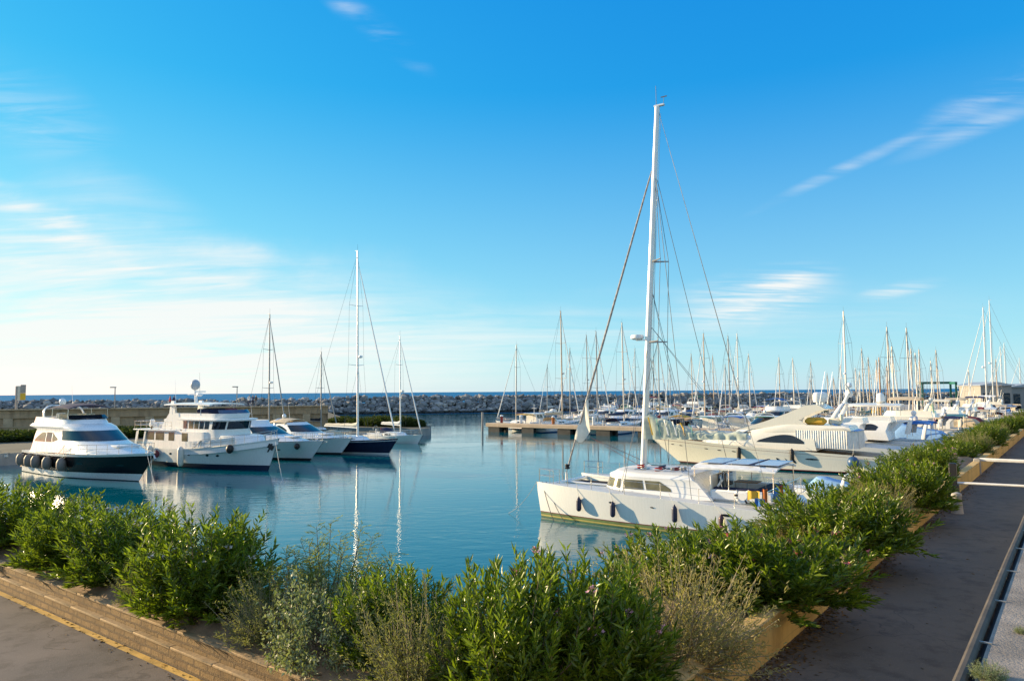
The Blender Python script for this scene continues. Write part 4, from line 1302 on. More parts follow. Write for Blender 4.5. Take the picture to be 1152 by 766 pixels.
def build_trawler():
    rows = [('a', -.5, 'antifoul_navy'), ('a', .42, 'antifoul_navy'), ('a', .47, 'gel_white')] + [('f', f, 'gel_white') for f in (.4, .5, .6, .7, .78)] + [('f', .80, 'gel_pale_grey'), ('f', .9, 'gel_white'), ('f', 1, 'gel_white')]
    shells = [dict(name='deckhouse', m='gel_white', crown=.02, levels=[dict(z=1.35, xb=-6.9, xf=2.6, w=1.95, k=.9, e=3), dict(z=3.02, xb=-6.9, xf=2.4, w=1.88, k=.9, e=3)],
                   windows=[(sd * a0, sd * a1, .50, .92, 'glass_amber') for sd in (1, -1) for a0, a1 in ((.985, .90), (.88, .79), (.74, .68), (.60, .54))]),
              dict(name='trunk_cabin', m='gel_white', crown=.05, levels=[dict(z=1.7, xb=1.5, xf=6.9, w=1.75, k=.4, e=2.2), dict(z=(2.75, 2.75), xb=1.5, xf=6.3, w=1.55, k=.4, e=2.2)]),
              dict(name='pilothouse', m='gel_white', crown=.05, levels=[dict(z=2.4, xb=-1.6, xf=4.0, w=1.72, k=.72, e=3.2), dict(z=3.2, xb=-1.6, xf=3.75, w=1.70, k=.72, e=3.2), dict(z=3.95, xb=-1.7, xf=4.0, w=1.66, k=.72, e=3.2), dict(z=3.98, xb=-1.9, xf=4.6, w=1.95, k=.72, e=3.2), dict(z=4.08, xb=-1.9, xf=4.6, w=1.95, k=.72, e=3.2)],
                   windows=[(sd * a0, sd * a1, 1.08, 1.92, m) for sd in (1, -1) for a0, a1, m in ((.97, .88, 'glass_dark'), (.85, .75, 'glass_amber'), (.73, .64, 'glass_amber'), (.62, .53, 'glass_dark'), (.51, .42, 'glass_dark'))] + [(-.38, -.15, 1.08, 1.92, 'glass_dark'), (-.12, .12, 1.08, 1.92, 'glass_dark'), (.15, .38, 1.08, 1.92, 'glass_dark')]),
              dict(name='flybridge', m='gel_white', roof=False, levels=[dict(z=4.05, xb=-1.8, xf=3.6, w=1.62, k=.75, e=3), dict(z=4.55, xb=-1.8, xf=3.9, w=1.62, k=.75, e=3)])]
    root, H, sh = motor_yacht(18.0, 5.0, (1.72, 1.62, 2.62), rows, shells, name='trawler_yacht', rake=1.3, p=2.6, rails=.55, bul=.5, fe=1.1, wl=(.95, .35), trake=-.05)
    bow_at(root, 299, 529, 123.5, 17.4, 1.3)
    tag(root, 'white trawler yacht with tall wheelhouse, raised bow, radar mast and tender on its boat deck', 'trawler yacht')
    mb = MB(); mb.rbox((-5.4, 0, 3.05), (6.2, 4.3, .10), 'gel_white', 0, .03); bd = mb.build('boat_deck', root)
    for x in (-8.2, -6.9):
        for sd in (1, -1):
            mb = MB(); mb.box((x, sd * 1.95, 2.3), (.22, .10, 1.5), 'gel_white', 0, .25); mb.build('deck_post', root)
    # rail of the boat deck
    mb = MB()
    for h in (.35, .7): mb.tube([(-2.6, -2.05, 3.1 + h), (-8.4, -2.05, 3.1 + h), (-8.4, 2.05, 3.1 + h), (-2.6, 2.05, 3.1 + h)], .016, 'steel', 5)
    for k in range(7):
        for sd in (1, -1): mb.tube([(-2.6 - k * .96, sd * 2.05, 3.1), (-2.6 - k * .96, sd * 2.05, 3.8)], .014, 'steel', 5)
    mb.build('deck_rail', bd)
    # funnel and stepped mast fairing
    for sd in (1, -1):
        mb = MB(); mb.prism([(-1.8, 3.1), (-5.4, 3.1), (-4.0, 4.5), (-3.75, 5.6), (-3.35, 5.6), (-3.1, 4.55), (-1.8, 4.5)], sd * 1.45, sd * 1.25, 'gel_white'); mb.build('funnel', root)
    mb = MB(); mb.rbox((-2.6, 0, 3.75), (1.5, 2.5, 1.3), 'gel_white', 0, .05); mb.build('machinery_house', root)
    hd = canopy(root, 'hardtop', -4.4, 2.2, 1.7, 5.35, 'gel_white', .06, zdeck=4.4, thick=.10, px=(.18, .80), postm='gel_white')
    mb = MB(); mb.tube([(-2.2, 0, 5.4), (-2.5, 0, 6.6)], [.16, .08], 'gel_white', 8); mb.box((-2.4, 0, 6.15), (.3, 1.3, .06), 'gel_white'); mb.box((-1.95, 0, 6.0), (.7, .2, .05), 'gel_white')
    ms = mb.build('radar_mast', hd)
    mb = MB(); mb.ball((-2.45, 0, 7.0), .42, 'fender_grey_dome', 16, (1, 1, 1.12)); mb.build('satellite_dome', ms)
    mb = MB(); flat_radar(mb, (-1.75, 0, 6.02), .25); mb.box((-1.75, 0, 6.4), (.12, 1.1, .10), 'gel_white'); mb.build('radar', ms)
    mb = MB(); mb.tube([(-2.5, .5, 6.2), (-2.6, .5, 8.1)], [.015, .008], 'wire', 5); mb.tube([(-3.4, -1.2, 5.4), (-3.6, -1.2, 7.4)], [.015, .008], 'gel_white', 5); mb.build('antenna', ms)
    mb = MB(); mb.grid([[Vector((3.75 - .5 * abs(v) ** 3, 1.5 * v, 4.56)) for v in [k / 8 - 1 for k in range(17)]], [Vector((3.5 - .5 * abs(v) ** 3, 1.45 * v, 4.85)) for v in [k / 8 - 1 for k in range(17)]]], 'glass_blue'); mb.build('windscreen', root)
    mb = MB(); mb.rbox((.4, 0, 4.65), (1.8, 2.2, .55), 'canvas_navy', 0, .1); mb.rbox((2.2, .4, 4.7), (.7, .9, .5), 'canvas_maroon', 0, .1); mb.build('seat_cover', root)
    # weather cloths along the upper side deck
    for sd in (1, -1):
        mb = MB(); g = [[], []]
        for k in range(25):
            t = lerp(.50, .80, k / 24); p = H.pt(t, H.sheer(t), sd); y = p.y - sd * .14 + .02 * sin(k * 2.2)
            g[0].append((p.x, y, p.z + .05)); g[1].append((p.x, y + .015 * sin(k * 1.3), p.z + .60))
        mb.grid(g, 'canvas_white'); mb.grid([[Vector(q) - Vector((0, sd * .02, 0)) for q in r] for r in g], 'canvas_white', flip=True); mb.build('weather_cloth', root)
    for t in (.10, .16, .22): 
        for sd in (1, -1): porthole(H, root, t, 1.05, .12, .12, sd)
    for t in (.40, .47, .54, .66, .72):
        for sd in (1, -1): porthole(H, root, t, 1.15, .17, .10, sd)
    mb = MB(); mb.box((8.6, -.5, 1.95), (.5, .12, .35), 'rubber_black', .3, .6); mb.tube([(8.7, -.45, 2.2), (8.3, -.55, 1.55)], .06, 'rubber_black', 6); mb.build('anchor', root)
    return root, H
mat('fender_grey_dome', (.38, .42, .46), .5, var=.08)
tr, TH = build_trawler()
for t_q, (px_, py_), lab in ((.985, (172, 548), 'thin rope from the dark banded yacht bow down to the water'), (.97, (176, 551), 'second thin rope from the dark banded yacht bow to the water')):
    cleat_line(world(dy, DH.pt(t_q, DH.sheer(t_q), -1)), onz(px_, py_, .02), .1, lab, 'rope_white', .012)
cleat_line(world(tr, TH.pt(.985, TH.sheer(.985), -1)), onz(318, 541, .02), .15, 'thin rope from the trawler bow down to the water', 'rope_white', .012)
# tender on the boat deck
mb = MB()
for sd in (1, -1): mb.tube([(-1.4, sd * .62, .35), (.6, sd * .62, .35), (1.2, sd * .42, .42), (1.5, 0, .5)], [.20, .22, .2, .17], 'canvas_white', 10)
mb.rbox((-.1, 0, .18), (2.4, .9, .16), 'gel_white', 0, .06); tnd = mb.build('tender')
mb = MB(); mb.rbox((-1.55, 0, .55), (.35, .35, .6), 'gel_white', 0, .08); mb.tube([(-1.6, 0, .3), (-1.65, 0, -.15)], .07, 'rubber_black', 6); mb.build('outboard', tnd)
mb = MB(); mb.rbox((-.1, 0, .6), (.5, .5, .5), 'gel_cream', 0, .08); mb.build('console', tnd)
tnd.location = world(tr, (-6.4, 0, 3.12)); tnd.rotation_euler = (0, 0, tr.rotation_euler[2] + pi / 2); tag(tnd, 'small white inflatable tender lying on the trawler boat deck', 'dinghy')
for t, z, m, r, l, lab in ((.24, .95, 'fender_white', .24, 1.5, 'long white fender on the trawler side nearest its stern'), (.50, .98, 'fender_white', .26, 1.6, 'long white fender on the trawler side under its wheelhouse'), (.30, 1.05, 'canvas_maroon', .2, .6, 'short brown buoy hung on the trawler side')):
    fender(lab, world(tr, TH.pt(t, z, -1, .22)), 'fenders of the white trawler', m, r, l, world(tr, TH.pt(t, TH.sheer(t), -1, -.02)))
mb = MB(); mb.ball((0, 0, 0), .30, 'rubber_black', 16, (1, 1, 1.2)); o = mb.build('ball_fender'); o.location = world(tr, TH.pt(.80, 1.75, -1, .28)); tag(o, 'black ball fender at the trawler bow', 'fender', 'fenders of the white trawler')
mb = MB(); mb.tube([(0, 0, .33), (0, .05, .85)], .015, 'rope_white', 5); mb.build('lanyard', o)

def build_cruiser(label, px, py, L, B, fb, az, hull_m='gel_white', arch_on=True, boot='antifoul_black', hardtop=True, roofm='gel_white', group=None, fly=False):
    rows = bands(boot, boot, hull_m, None, boot_h=.22)
    k = L / 13.0
    def X(v): return v * k
    z0 = fb[1]
    shells = [dict(name='cabin', m='gel_white', roofm=roofm, crown=.08, sub=2, levels=[
        dict(z=(z0 - .1, z0 + .2), xb=X(-4.2), xf=X(4.3), w=B * .42, k=.5, e=2.0), dict(z=(z0 + .35, z0 + .5), xb=X(-4.1), xf=X(2.8), w=B * .41, k=.5, e=2.0), dict(z=z0 + .70, xb=X(-4.0), xf=X(1.3), w=B * .40, k=.55, e=2.3),
        dict(z=z0 + 1.42, xb=X(-4.2), xf=X(-.6), w=B * .34, k=.62, e=2.5), dict(z=z0 + 1.58, xb=X(-4.4), xf=X(-1.0), w=B * .32, k=.62, e=2.5)],
        windows=[(-.37, .37, 2.06, 2.96, 'glass_dark', 24, 'windscreen')] + [(sd * .86, sd * .45, (lambda q: 2.1), (lambda q: 2.15 + .75 * sin(pi * min(1, .15 + q * .8)) ** .8), 'glass_dark', 16) for sd in (1, -1)])]
    root, H, sh = motor_yacht(L, B, fb, rows, shells, rake=1.7 * k, p=2.4, rails=.45, fe=1.4)
    if arch_on: small_arch_dome(root, X(-3.4), B * .36, z0 + .6, z0 + 2.0, X(-.5), dome=.22)
    if fly:
        mb = MB(); s2 = Shell([dict(z=z0 + 1.5, xb=X(-4.4), xf=X(-1.2), w=B * .31, k=.6, e=2.5), dict(z=z0 + 2.0, xb=X(-4.3), xf=X(-1.6), w=B * .30, k=.6, e=2.5)]); s2.mesh(mb, 'gel_white', roof=False); mb.build('flybridge', root)
    mb = MB(); mb.rbox((X(2.6), 0, fb[1] + .55), (1.3 * k, 1.2, .10), 'canvas_white', 0, .04); mb.build('sun_pad', root)
    for t in (.62, .72):
        for sd in (1, -1): porthole(H, root, t, fb[1] * .62, .20, .07, sd)
    mb = MB(); mb.lathe([(.10, 0), (.14, .05), (.08, .12), (.12, .2)], 'steel', (L / 2 - 1.0, 0, fb[2] - .08), 10); mb.box((L / 2 + .05, 0, fb[2] - .12), (.5, .14, .10), 'steel'); mb.build('anchor', root)
    bow_at(root, px, py, az, L, 1.7 * k)
    tag(root, label, 'motor yacht', group)
    return root, H
c1, C1H = build_cruiser('white motor cruiser with wraparound dark windscreen moored just right of the trawler', 349, 518, 14.0, 4.3, (1.5, 1.6, 1.9), 123, fly=True)
c2, C2H = build_cruiser('white motor cruiser between the wraparound windscreen cruiser and the navy sailing yacht', 383, 511.5, 13.0, 4.1, (1.4, 1.5, 1.75), 124, roofm='gel_white')
mb = MB(); mb.ball((0, 0, 0), .26, 'rubber_black', 14, (1, 1, 1.1)); o = mb.build('ball_fender'); o.location = world(c1, C1H.pt(.86, 1.35, -1, .24)); tag(o, 'black ball fender between trawler bow and neighbouring white cruiser', 'fender')
mb = MB(); mb.tube([(0, 0, .28), (0, .05, .7)], .015, 'rope_white', 5); mb.build('lanyard', o)
canopy(c2, 'bimini', -4.6, -1.9, 1.5, 3.15, 'canvas_beige', .3, zdeck=1.9, droop=.1)

# the dinghy stern at the picture's left edge
mb = MB()
dh = Hull(7.5, 2.6, (.95, .9, 1.1), rake=.8, p=2.2)
root = empty('open_boat'); dh.mesh(mb, bands('antifoul_black', 'antifoul_black', 'gel_cream', 'stripe_maroon', boot_h=.1), 'teak', bul=.35)
mb.build('hull', root)
mb = MB(); mb.rbox((-1, 0, .95), (1.2, .9, .9), 'gel_white', 0, .1); mb.build('console', root)
bow_at(root, 4, 523, 124, 7.5, .8); tag(root, 'beige open boat cut off by the left picture edge beside the dark banded yacht', 'boat')

# navy sailing yacht and its neighbours
ny, NH = sail_yacht(14.2, 4.2, 'gel_navy', 'gel_white', 'antifoul_navy', 'canvas_cream', 21.2, 'alum', 'canvas_beige', 'canvas_white', True, (1.35, 1.30, 1.62), .11, .013)
bow_at(ny, 437, 511, 124.5, 14.2, 14.2 * .09)
tag(ny, 'navy hulled sailing yacht with tall mast moored right of the white cruisers', 'sailing yacht')
sy, SH_ = sail_yacht(9.4, 3.0, 'gel_white', None, 'antifoul_navy', 'canvas_white', 13.2, 'alum', 'canvas_navy', 'canvas_white', True, None, .08, .012)
bow_at(sy, 470, 499, 126, 9.4, 9.4 * .09)
tag(sy, 'small white sailing boat at the tip of the left quay, right of the navy yacht', 'sailing yacht')
mb = MB(); mb.tube([(0, .26 * cos(a), .30 * sin(a)) for a in [radians(-220 + 20 * k) for k in range(14)]], .08, 'canvas_red', 8)
o = mb.build('lifebuoy'); o.location = world(sy, (-3.6, 1.1, 1.45)); tag(o, 'red horseshoe lifebuoy on the small white sailing boat by the quay tip', 'lifebuoy')
for px, ytop, d, hm, cov, lab in ((303, 353, 90, 'gel_white', 'canvas_white', 'sailing boat hidden behind the white cruisers with only its slim mast showing'), (361.5, 396, 105, 'gel_grey', 'canvas_black', 'sailing boat with black sail cover, just left of the tall navy yacht mast')):
    h = EYE + (442.3 - ytop) * d / FPX
    r_, h_ = sail_yacht(9.5, 3.1, hm, None, 'antifoul_navy', cov, h, 'alum_grey', None, 'canvas_grey', False, None, .09, .016)
    p = atY(px, 450, d); mxl = 9.5 * .10
    r_.location = Vector((p.x, p.y, 0)) - bearing(126) * mxl; r_.rotation_euler = (0, 0, heading(126))
    tag(r_, lab, 'sailing yacht')

# ------------------------------------------------------------------ left quay, old wall, breakwater
def left_quay():
    mb = MB()
    e = [(-110, -10), (-48.5, 61.5), (-37, 74.5), (-24, 89.5), (-17, 97), (-12, 107), (-12.5, 113), (-20, 122), (-34, 150), (-52, 205), (-200, 230), (-260, 120), (-200, -10)]
    mb.slab(e[::-1], -1.0, 1.05, 'quay_ground', 'concrete')
    tag(mb.build('quay', flat=True), kind='structure')
    # old mole wall with a row of recesses
    p0, p1 = onz(-90, 462, 4.35), onz(369, 456.3, 4.35)
    p0.z = p1.z = 0
    d = (p1 - p0).normalized(); n = Vector((d.y, -d.x, 0)); L = (p1 - p0).length
    root = tag(empty('mole_wall', p0), 'long brown stone mole wall with shallow recesses behind the left quay', 'wall')
    q1 = p1 - p0
    mb = MB(); uv = []
    wall_strip(mb, Vector((0, 0, 0)), q1, n, [(0, .9), (0, 2.15)], 'quay_stone', uv)
    wall_strip(mb, Vector((0, 0, 0)), q1, n, [(-.28, 2.1), (-.28, 3.26)], 'quay_stone', uv)
    wall_strip(mb, Vector((0, 0, 0)), q1, n, [(0, 3.22), (0, 4.25), (-5.0, 4.25)], 'quay_stone', uv)
    wall_strip(mb, Vector((0, 0, 0)), q1, n, [(-5.0, 4.25), (-5.0, .5)], 'quay_stone', uv)
    mb.add([q1 + n * 0 + Vector((0, 0, .5)), q1 - n * 5 + Vector((0, 0, .5)), q1 - n * 5 + Vector((0, 0, 4.25)), q1 + Vector((0, 0, 4.25))], [(0, 1, 2, 3)], 'quay_stone'); uv.append([(0, 0), (5, 0), (5, 3), (0, 3)])
    o = raw(mb, 'masonry', root); set_uv(o, uv)
    rz = atan2(d.y, d.x)
    mb = MB(); mb.box(q1 / 2 + n * .06 + Vector((0, 0, 4.33)), (L, .5, .16), 'quay_cap', rz); mb.box(q1 / 2 + n * .02 + Vector((0, 0, 2.13)), (L, .14, .1), 'quay_cap', rz); mb.build('coping', root)
    k = 0
    s = 1.2
    while s < L - 1:
        mb = MB(); mb.box(d * s - n * .12 + Vector((0, 0, 2.67)), (1.05, .30, 1.06), 'quay_cap', rz); mb.build('pilaster', root)
        s += 4.1; k += 1
    return p0, d, n, L
mat('quay_cap', (.46, .35, .22), .9, var=.2, scale=1.0, bump=.3, bscale=6)
MW0, MWD, MWN, MWL = left_quay()

def breakwater():
    """riprap: thousands of blocks nobody could count"""
    r_ = random.Random(11)
    mb = MB(); V = []; Fc = []
    line = [(-215, 215), (-52, 209), (-4, 221), (110, 257), (250, 300)]
    icos = [(0, 0, 1), (.89, 0, .45), (.28, .85, .45), (-.72, .53, .45), (-.72, -.53, .45), (.28, -.85, .45), (.72, .53, -.45), (-.28, .85, -.45), (-.89, 0, -.45), (-.28, -.85, -.45), (.72, -.53, -.45), (0, 0, -1)]
    fcs = [(0, 1, 2), (0, 2, 3), (0, 3, 4), (0, 4, 5), (0, 5, 1), (1, 6, 2), (2, 7, 3), (3, 8, 4), (4, 9, 5), (5, 10, 1), (2, 6, 7), (3, 7, 8), (4, 8, 9), (5, 9, 10), (1, 10, 6), (11, 7, 6), (11, 8, 7), (11, 9, 8), (11, 10, 9), (11, 6, 10)]
    for (x0, y0), (x1, y1) in zip(line, line[1:]):
        L = hypot(x1 - x0, y1 - y0); dx, dy = (x1 - x0) / L, (y1 - y0) / L
        nx, ny = dy, -dx
        cnt = int(L * (24 if -60 < x1 < 120 else 12))
        for _ in range(cnt):
            s = r_.random() * L; u = r_.random()
            off = lerp(1.0, -9.5, u); ZT = 3.7 if x1 < -50 else 4.3
            z = lerp(-.4, ZT, min(1, u * 1.25)) + r_.uniform(-.3, .45) * (1.5 if u > .75 else 1)
            if u > .8: z = ZT - .1 + r_.uniform(-.5, .6)
            c = Vector((x0 + dx * s + nx * off, y0 + dy * s + ny * off, z))
            sz = r_.uniform(.30, .85) * (1.9 if r_.random() < .12 else 1)
            R = Matrix.Rotation(r_.uniform(0, 6.28), 3, 'Z') @ Matrix.Rotation(r_.uniform(-.7, .7), 3, 'X')
            S = Vector((sz * r_.uniform(.8, 1.4), sz, sz * r_.uniform(.55, .9)))
            k = len(V)
            for q in icos:
                j = r_.uniform(.78, 1.18)
                V.append(tuple(c + R @ Vector((q[0] * S.x * j, q[1] * S.y * j, q[2] * S.z * j))))
            Fc.extend([tuple(k + i for i in f) for f in fcs])
        a = Vector((x0 + nx * -.5, y0 + ny * -.5, -1)); 
    mb.add(V, Fc, 'rock')
    me = bpy.data.meshes.new('breakwater_rocks'); me.from_pydata(mb.v, [], mb.f); me.materials.append(MATS['rock'])
    o = bpy.data.objects.new('breakwater_rocks', me); C.objects.link(o)
    tag(o, 'grey rock armour of the breakwater between harbour and sea', kind='stuff')
    mb = MB()
    rows = [[], [], [], []]
    for x, y in line:
        rows[0].append((x + 1, y - .5, -1)); rows[1].append((x - 1, y + 7.5, 3.0)); rows[2].append((x - 1, y + 12, 3.0)); rows[3].append((x - 1, y + 19, -1))
    mb.grid(rows, 'concrete_dark'); tag(mb.build('breakwater', flat=True), kind='structure')
breakwater()

# signs and lamps on the mole
def mole_pt(px, off=-1.2, z=4.25):
    """point of the mole top that the photograph shows at column px"""
    T = (px - CX) / FPX
    o = MW0 + MWN * off
    s = (T * o.y - o.x) / (MWD.x - T * MWD.y)
    p = o + MWD * s; p.z = z
    return p
for px, off, hgt, lab in ((130, -1.5, 2.9, 'grey lamp post on the mole wall behind the dark banded yacht'), (267, -1.5, 2.9, 'grey lamp post on the mole wall behind the trawler')):
    r_ = tag(empty('street_lamp', mole_pt(px, off)), lab, 'street lamp', 'lamp posts on the mole wall')
    mb = MB(); mb.tube([(0, 0, 0), (0, 0, hgt)], [.09, .06], 'alum_grey', 8); mb.build('pole', r_)
    mb = MB(); mb.rbox((-.28, 0, hgt + .02), (.8, .3, .14), 'alum_grey', 0, .04); mb.build('lamp_head', r_)
r_ = tag(empty('banner_sign', mole_pt(25)), 'white and yellow two-panel banner on a pole at the far left of the mole', 'banner')
mb = MB(); mb.tube([(-.62, 0, -.2), (-.62, 0, 3.1)], .16, 'sign_grey', 8); mb.build('pole', r_)
mb = MB(); mb.rbox((-.45, 0, 2.2), (.55, .12, 1.9), 'sign_white', 0, .02); mb.build('panel', r_)
mb = MB(); mb.rbox((.22, -.02, 2.75), (.68, .10, 1.1), 'sign_grey', 0, .02); mb.rbox((.22, -.02, 1.74), (.68, .10, .9), 'sign_yellow', 0, .02); mb.build('panel', r_)

# walkers on the mole
def person(label, p, rz, top, trousers, stride=.22, seed=0):
    me = bpy.data.meshes.new('person'); bm = bmesh.new()
    J = dict(pel=(0, 0, .95), ch=(0, 0, 1.28), nk=(0, 0, 1.48), hd=(.02, 0, 1.62), ht=(.02, 0, 1.74), sl=(0, .19, 1.42), sr=(0, -.19, 1.42), el=(.02, .27, 1.14), er=(-.06, -.27, 1.14), wl=(.12, .28, .88), wr=(.04, -.28, .88),
             hl=(0, .1, .92), hr=(0, -.1, .92), kl=(stride * .6, .11, .5), kr=(-stride * .3, -.11, .5), al=(stride, .11, .09), ar=(-stride, -.11, .11), tl=(stride + .17, .12, .04), tr=(-stride + .15, -.12, .05))
    E_ = [('pel', 'ch'), ('ch', 'nk'), ('nk', 'hd'), ('hd', 'ht'), ('ch', 'sl'), ('ch', 'sr'), ('sl', 'el'), ('sr', 'er'), ('el', 'wl'), ('er', 'wr'), ('pel', 'hl'), ('pel', 'hr'), ('hl', 'kl'), ('hr', 'kr'), ('kl', 'al'), ('kr', 'ar'), ('al', 'tl'), ('ar', 'tr')]
    R = dict(pel=.15, ch=.16, nk=.06, hd=.10, ht=.08, sl=.07, sr=.07, el=.045, er=.045, wl=.035, wr=.035, hl=.10, hr=.10, kl=.065, kr=.065, al=.045, ar=.045, tl=.04, tr=.04)
    ks = list(J); me.from_pydata([J[k] for k in ks], [(ks.index(a), ks.index(b)) for a, b in E_], [])
    o = bpy.data.objects.new('person', me); C.objects.link(o)
    md = o.modifiers.new('skin', 'SKIN')
    for i, k in enumerate(ks): me.skin_vertices[0].data[i].radius = (R[k], R[k] * (.8 if k in ('pel', 'ch') else 1)); me.skin_vertices[0].data[i].use_root = (k == 'pel')
    s2 = o.modifiers.new('sub', 'SUBSURF'); s2.levels = s2.render_levels = 1
    m, t, b = newmat('clothes_%d' % seed)
    z = t.node('ShaderNodeSeparateXYZ'); t.put(z.inputs[0], t.node('ShaderNodeTexCoord').outputs['Object'])
    c = t.mix(t.math('GREATER_THAN', z.outputs[2], .95), (*trousers, 1), (*top, 1)); c = t.mix(t.math('GREATER_THAN', z.outputs[2], 1.5), c, (.5, .32, .22, 1)); c = t.mix(t.math('GREATER_THAN', z.outputs[2], 1.69), c, (.04, .025, .02, 1))
    t.put(b.inputs['Base Color'], c); b.inputs['Roughness'].default_value = .9
    me.materials.append(m)
    o.location = p; o.rotation_euler = (0, 0, rz)
    return tag(o, label, 'person', 'walkers on the mole')
for i, (px, off, top, trs, lab) in enumerate(((192, -2.2, (.5, .08, .08), (.05, .05, .08), 'walker in red top on the mole beside the trawler mast'), (196.5, -2.0, (.08, .09, .16), (.05, .05, .06), 'walker in dark top on the mole left of the trawler'),
        (281, -2.0, (.7, .7, .7), (.05, .06, .12), 'walker in white top on the mole right of the trawler'), (285, -2.4, (.1, .12, .2), (.04, .04, .05), 'walker in navy top on the mole right of the trawler'), (288.5, -2.0, (.10, .10, .1), (.2, .2, .22), 'walker in black top, rightmost on the mole'))):
    person(lab, mole_pt(px, off, 4.25), heading(60 + i * 37), top, trs, .2, i)

# ------------------------------------------------------------------ foliage
def leafmat(name, c0, c1, trans=.35, rough=.45, spec=.35):
    m, t, b = newmat(name)
    g = t.node('ShaderNodeNewGeometry').outputs['Random Per Island']
    tc = t.node('ShaderNodeTexCoord').outputs['Object']
    f = t.math('ADD', t.math('MULTIPLY', g, .65), t.math('MULTIPLY', t.noise(tc, 2.3, 3, .6), .45))
    c = t.ramp(f, [(.15, c0), (.85, c1)])
    t.put(b.inputs['Base Color'], c)
    b.inputs['Roughness'].default_value = rough
    b.inputs['Specular IOR Level'].default_value = spec
    tr_ = t.node('ShaderNodeBsdfTranslucent'); t.put(tr_.inputs[0], t.mix(1.0, c, (1.25, 1.35, .55, 1), 'MULTIPLY'))
    mx = t.node('ShaderNodeMixShader'); mx.inputs[0].default_value = trans
    out = next(n for n in t.n if n.type == 'OUTPUT_MATERIAL')
    t.l.new(b.outputs[0], mx.inputs[1]); t.l.new(tr_.outputs[0], mx.inputs[2]); t.l.new(mx.outputs[0], out.inputs[0])
leafmat('leaf_oleander', (.036, .070, .009), (.215, .285, .024), .38, .33, .55)
leafmat('leaf_olive', (.13, .145, .055), (.30, .295, .14), .35, .7, .2)
leafmat('leaf_dry', (.24, .205, .09), (.42, .37, .18), .35, .8, .1)
leafmat('leaf_silver', (.11, .15, .05), (.30, .33, .20), .3, .5, .4)
leafmat('leaf_tamarisk', (.14, .17, .035), (.33, .33, .09), .45, .7, .2)
leafmat('leaf_reed', (.028, .045, .012), (.075, .10, .028), .35, .6, .2)
mat('bark', (.16, .115, .075), .9, var=.3, scale=8, bump=.4, bscale=20)
mat('twig', (.26, .22, .14), .9, var=.25, scale=8)
mat('petal_pink', (.68, .36, .42), .6, var=.12); mat('petal_white', (.78, .74, .68), .6, var=.08); mat('petal_red', (.55, .12, .12), .6, var=.12)

def leaves_object(name, P, D, L, Wd, m, seed, bend=.25):
    """P base points, D directions, L lengths, Wd widths: each leaf a folded blade of its own"""
    g = np.random.default_rng(seed)
    n = len(P)
    D = D / (np.linalg.norm(D, axis=1, keepdims=True) + 1e-9)
    rv = g.normal(size=(n, 3)); S = np.cross(D, rv + np.array([0, 0, .6])); S /= (np.linalg.norm(S, axis=1, keepdims=True) + 1e-9)
    N = np.cross(S, D)
    N *= np.where(N[:, 2:3] < 0, -1, 1)
    L = L[:, None]; Wd = Wd[:, None]
    a = P
    m1 = P + D * L * .45 + S * Wd * .5 + N * L * .05
    m2 = P + D * L * .45 - S * Wd * .5 + N * L * .05
    tip = P + D * L - N * L * bend * .5
    V = np.stack([a, m1, tip, m2], 1).reshape(-1, 3)
    me = bpy.data.meshes.new(name)
    me.vertices.add(4 * n); me.vertices.foreach_set('co', V.astype(np.float32).ravel())
    idx = np.arange(n) * 4
    F = np.stack([idx, idx + 1, idx + 2, idx, idx + 2, idx + 3], 1).reshape(-1)
    me.loops.add(6 * n); me.loops.foreach_set('vertex_index', F.astype(np.int32))
    me.polygons.add(2 * n); me.polygons.foreach_set('loop_start', (np.arange(2 * n) * 3).astype(np.int32)); me.polygons.foreach_set('loop_total', np.full(2 * n, 3, np.int32))
    me.materials.append(MATS[m])
    me.update(calc_edges=True); me.validate()
    o = bpy.data.objects.new(name, me); C.objects.link(o)
    return o

def stems_for(g, n, rx, ry, h, lo=.25, spread=1.0, wild=.12):
    """curved stems that fan out of a base to an uneven dome; returns list of 6-point paths"""
    out = []
    lobes = [(g.uniform(0, 2 * pi), g.uniform(-.1, 1.0), g.uniform(-.20, .22)) for _ in range(9)]
    zc = h * .40
    for _ in range(n):
        ph = g.uniform(0, 2 * pi); cz = g.uniform(-.55, 1.0)
        k = 1 + sum(a * math.exp(-((((ph - p + pi) % (2 * pi)) - pi) ** 2) / .30 - (cz - e) ** 2 / .18) for p, e, a in lobes) + g.normal() * wild
        if g.random() < .22: k *= g.uniform(.55, .85)
        sr = sqrt(1 - cz * cz)
        sr = sr ** .72; cq = math.copysign(abs(cz) ** .72, cz)
        tip = np.array([rx * sr * cos(ph) * k, ry * sr * sin(ph) * k, zc + cq * min(k, 1.2) * (h * .60 if cz > 0 else h * .42)])
        b = np.array([g.normal() * rx * .2, g.normal() * ry * .2, 0])
        mid = np.array([b[0] * .3 + tip[0] * .72, b[1] * .3 + tip[1] * .72, tip[2] * (.42 if cz > -.2 else .8)]) + g.normal(size=3) * .05
        t = np.linspace(0, 1, 7)[:, None]
        out.append((1 - t) ** 2 * b + 2 * t * (1 - t) * mid + t ** 2 * tip)
    return out

def along(path, t):
    x = t * (len(path) - 1); i = np.minimum(x.astype(int), len(path) - 2); f = (x - i)[:, None]
    return path[i] * (1 - f) + path[i + 1] * f, path[i + 1] - path[i]

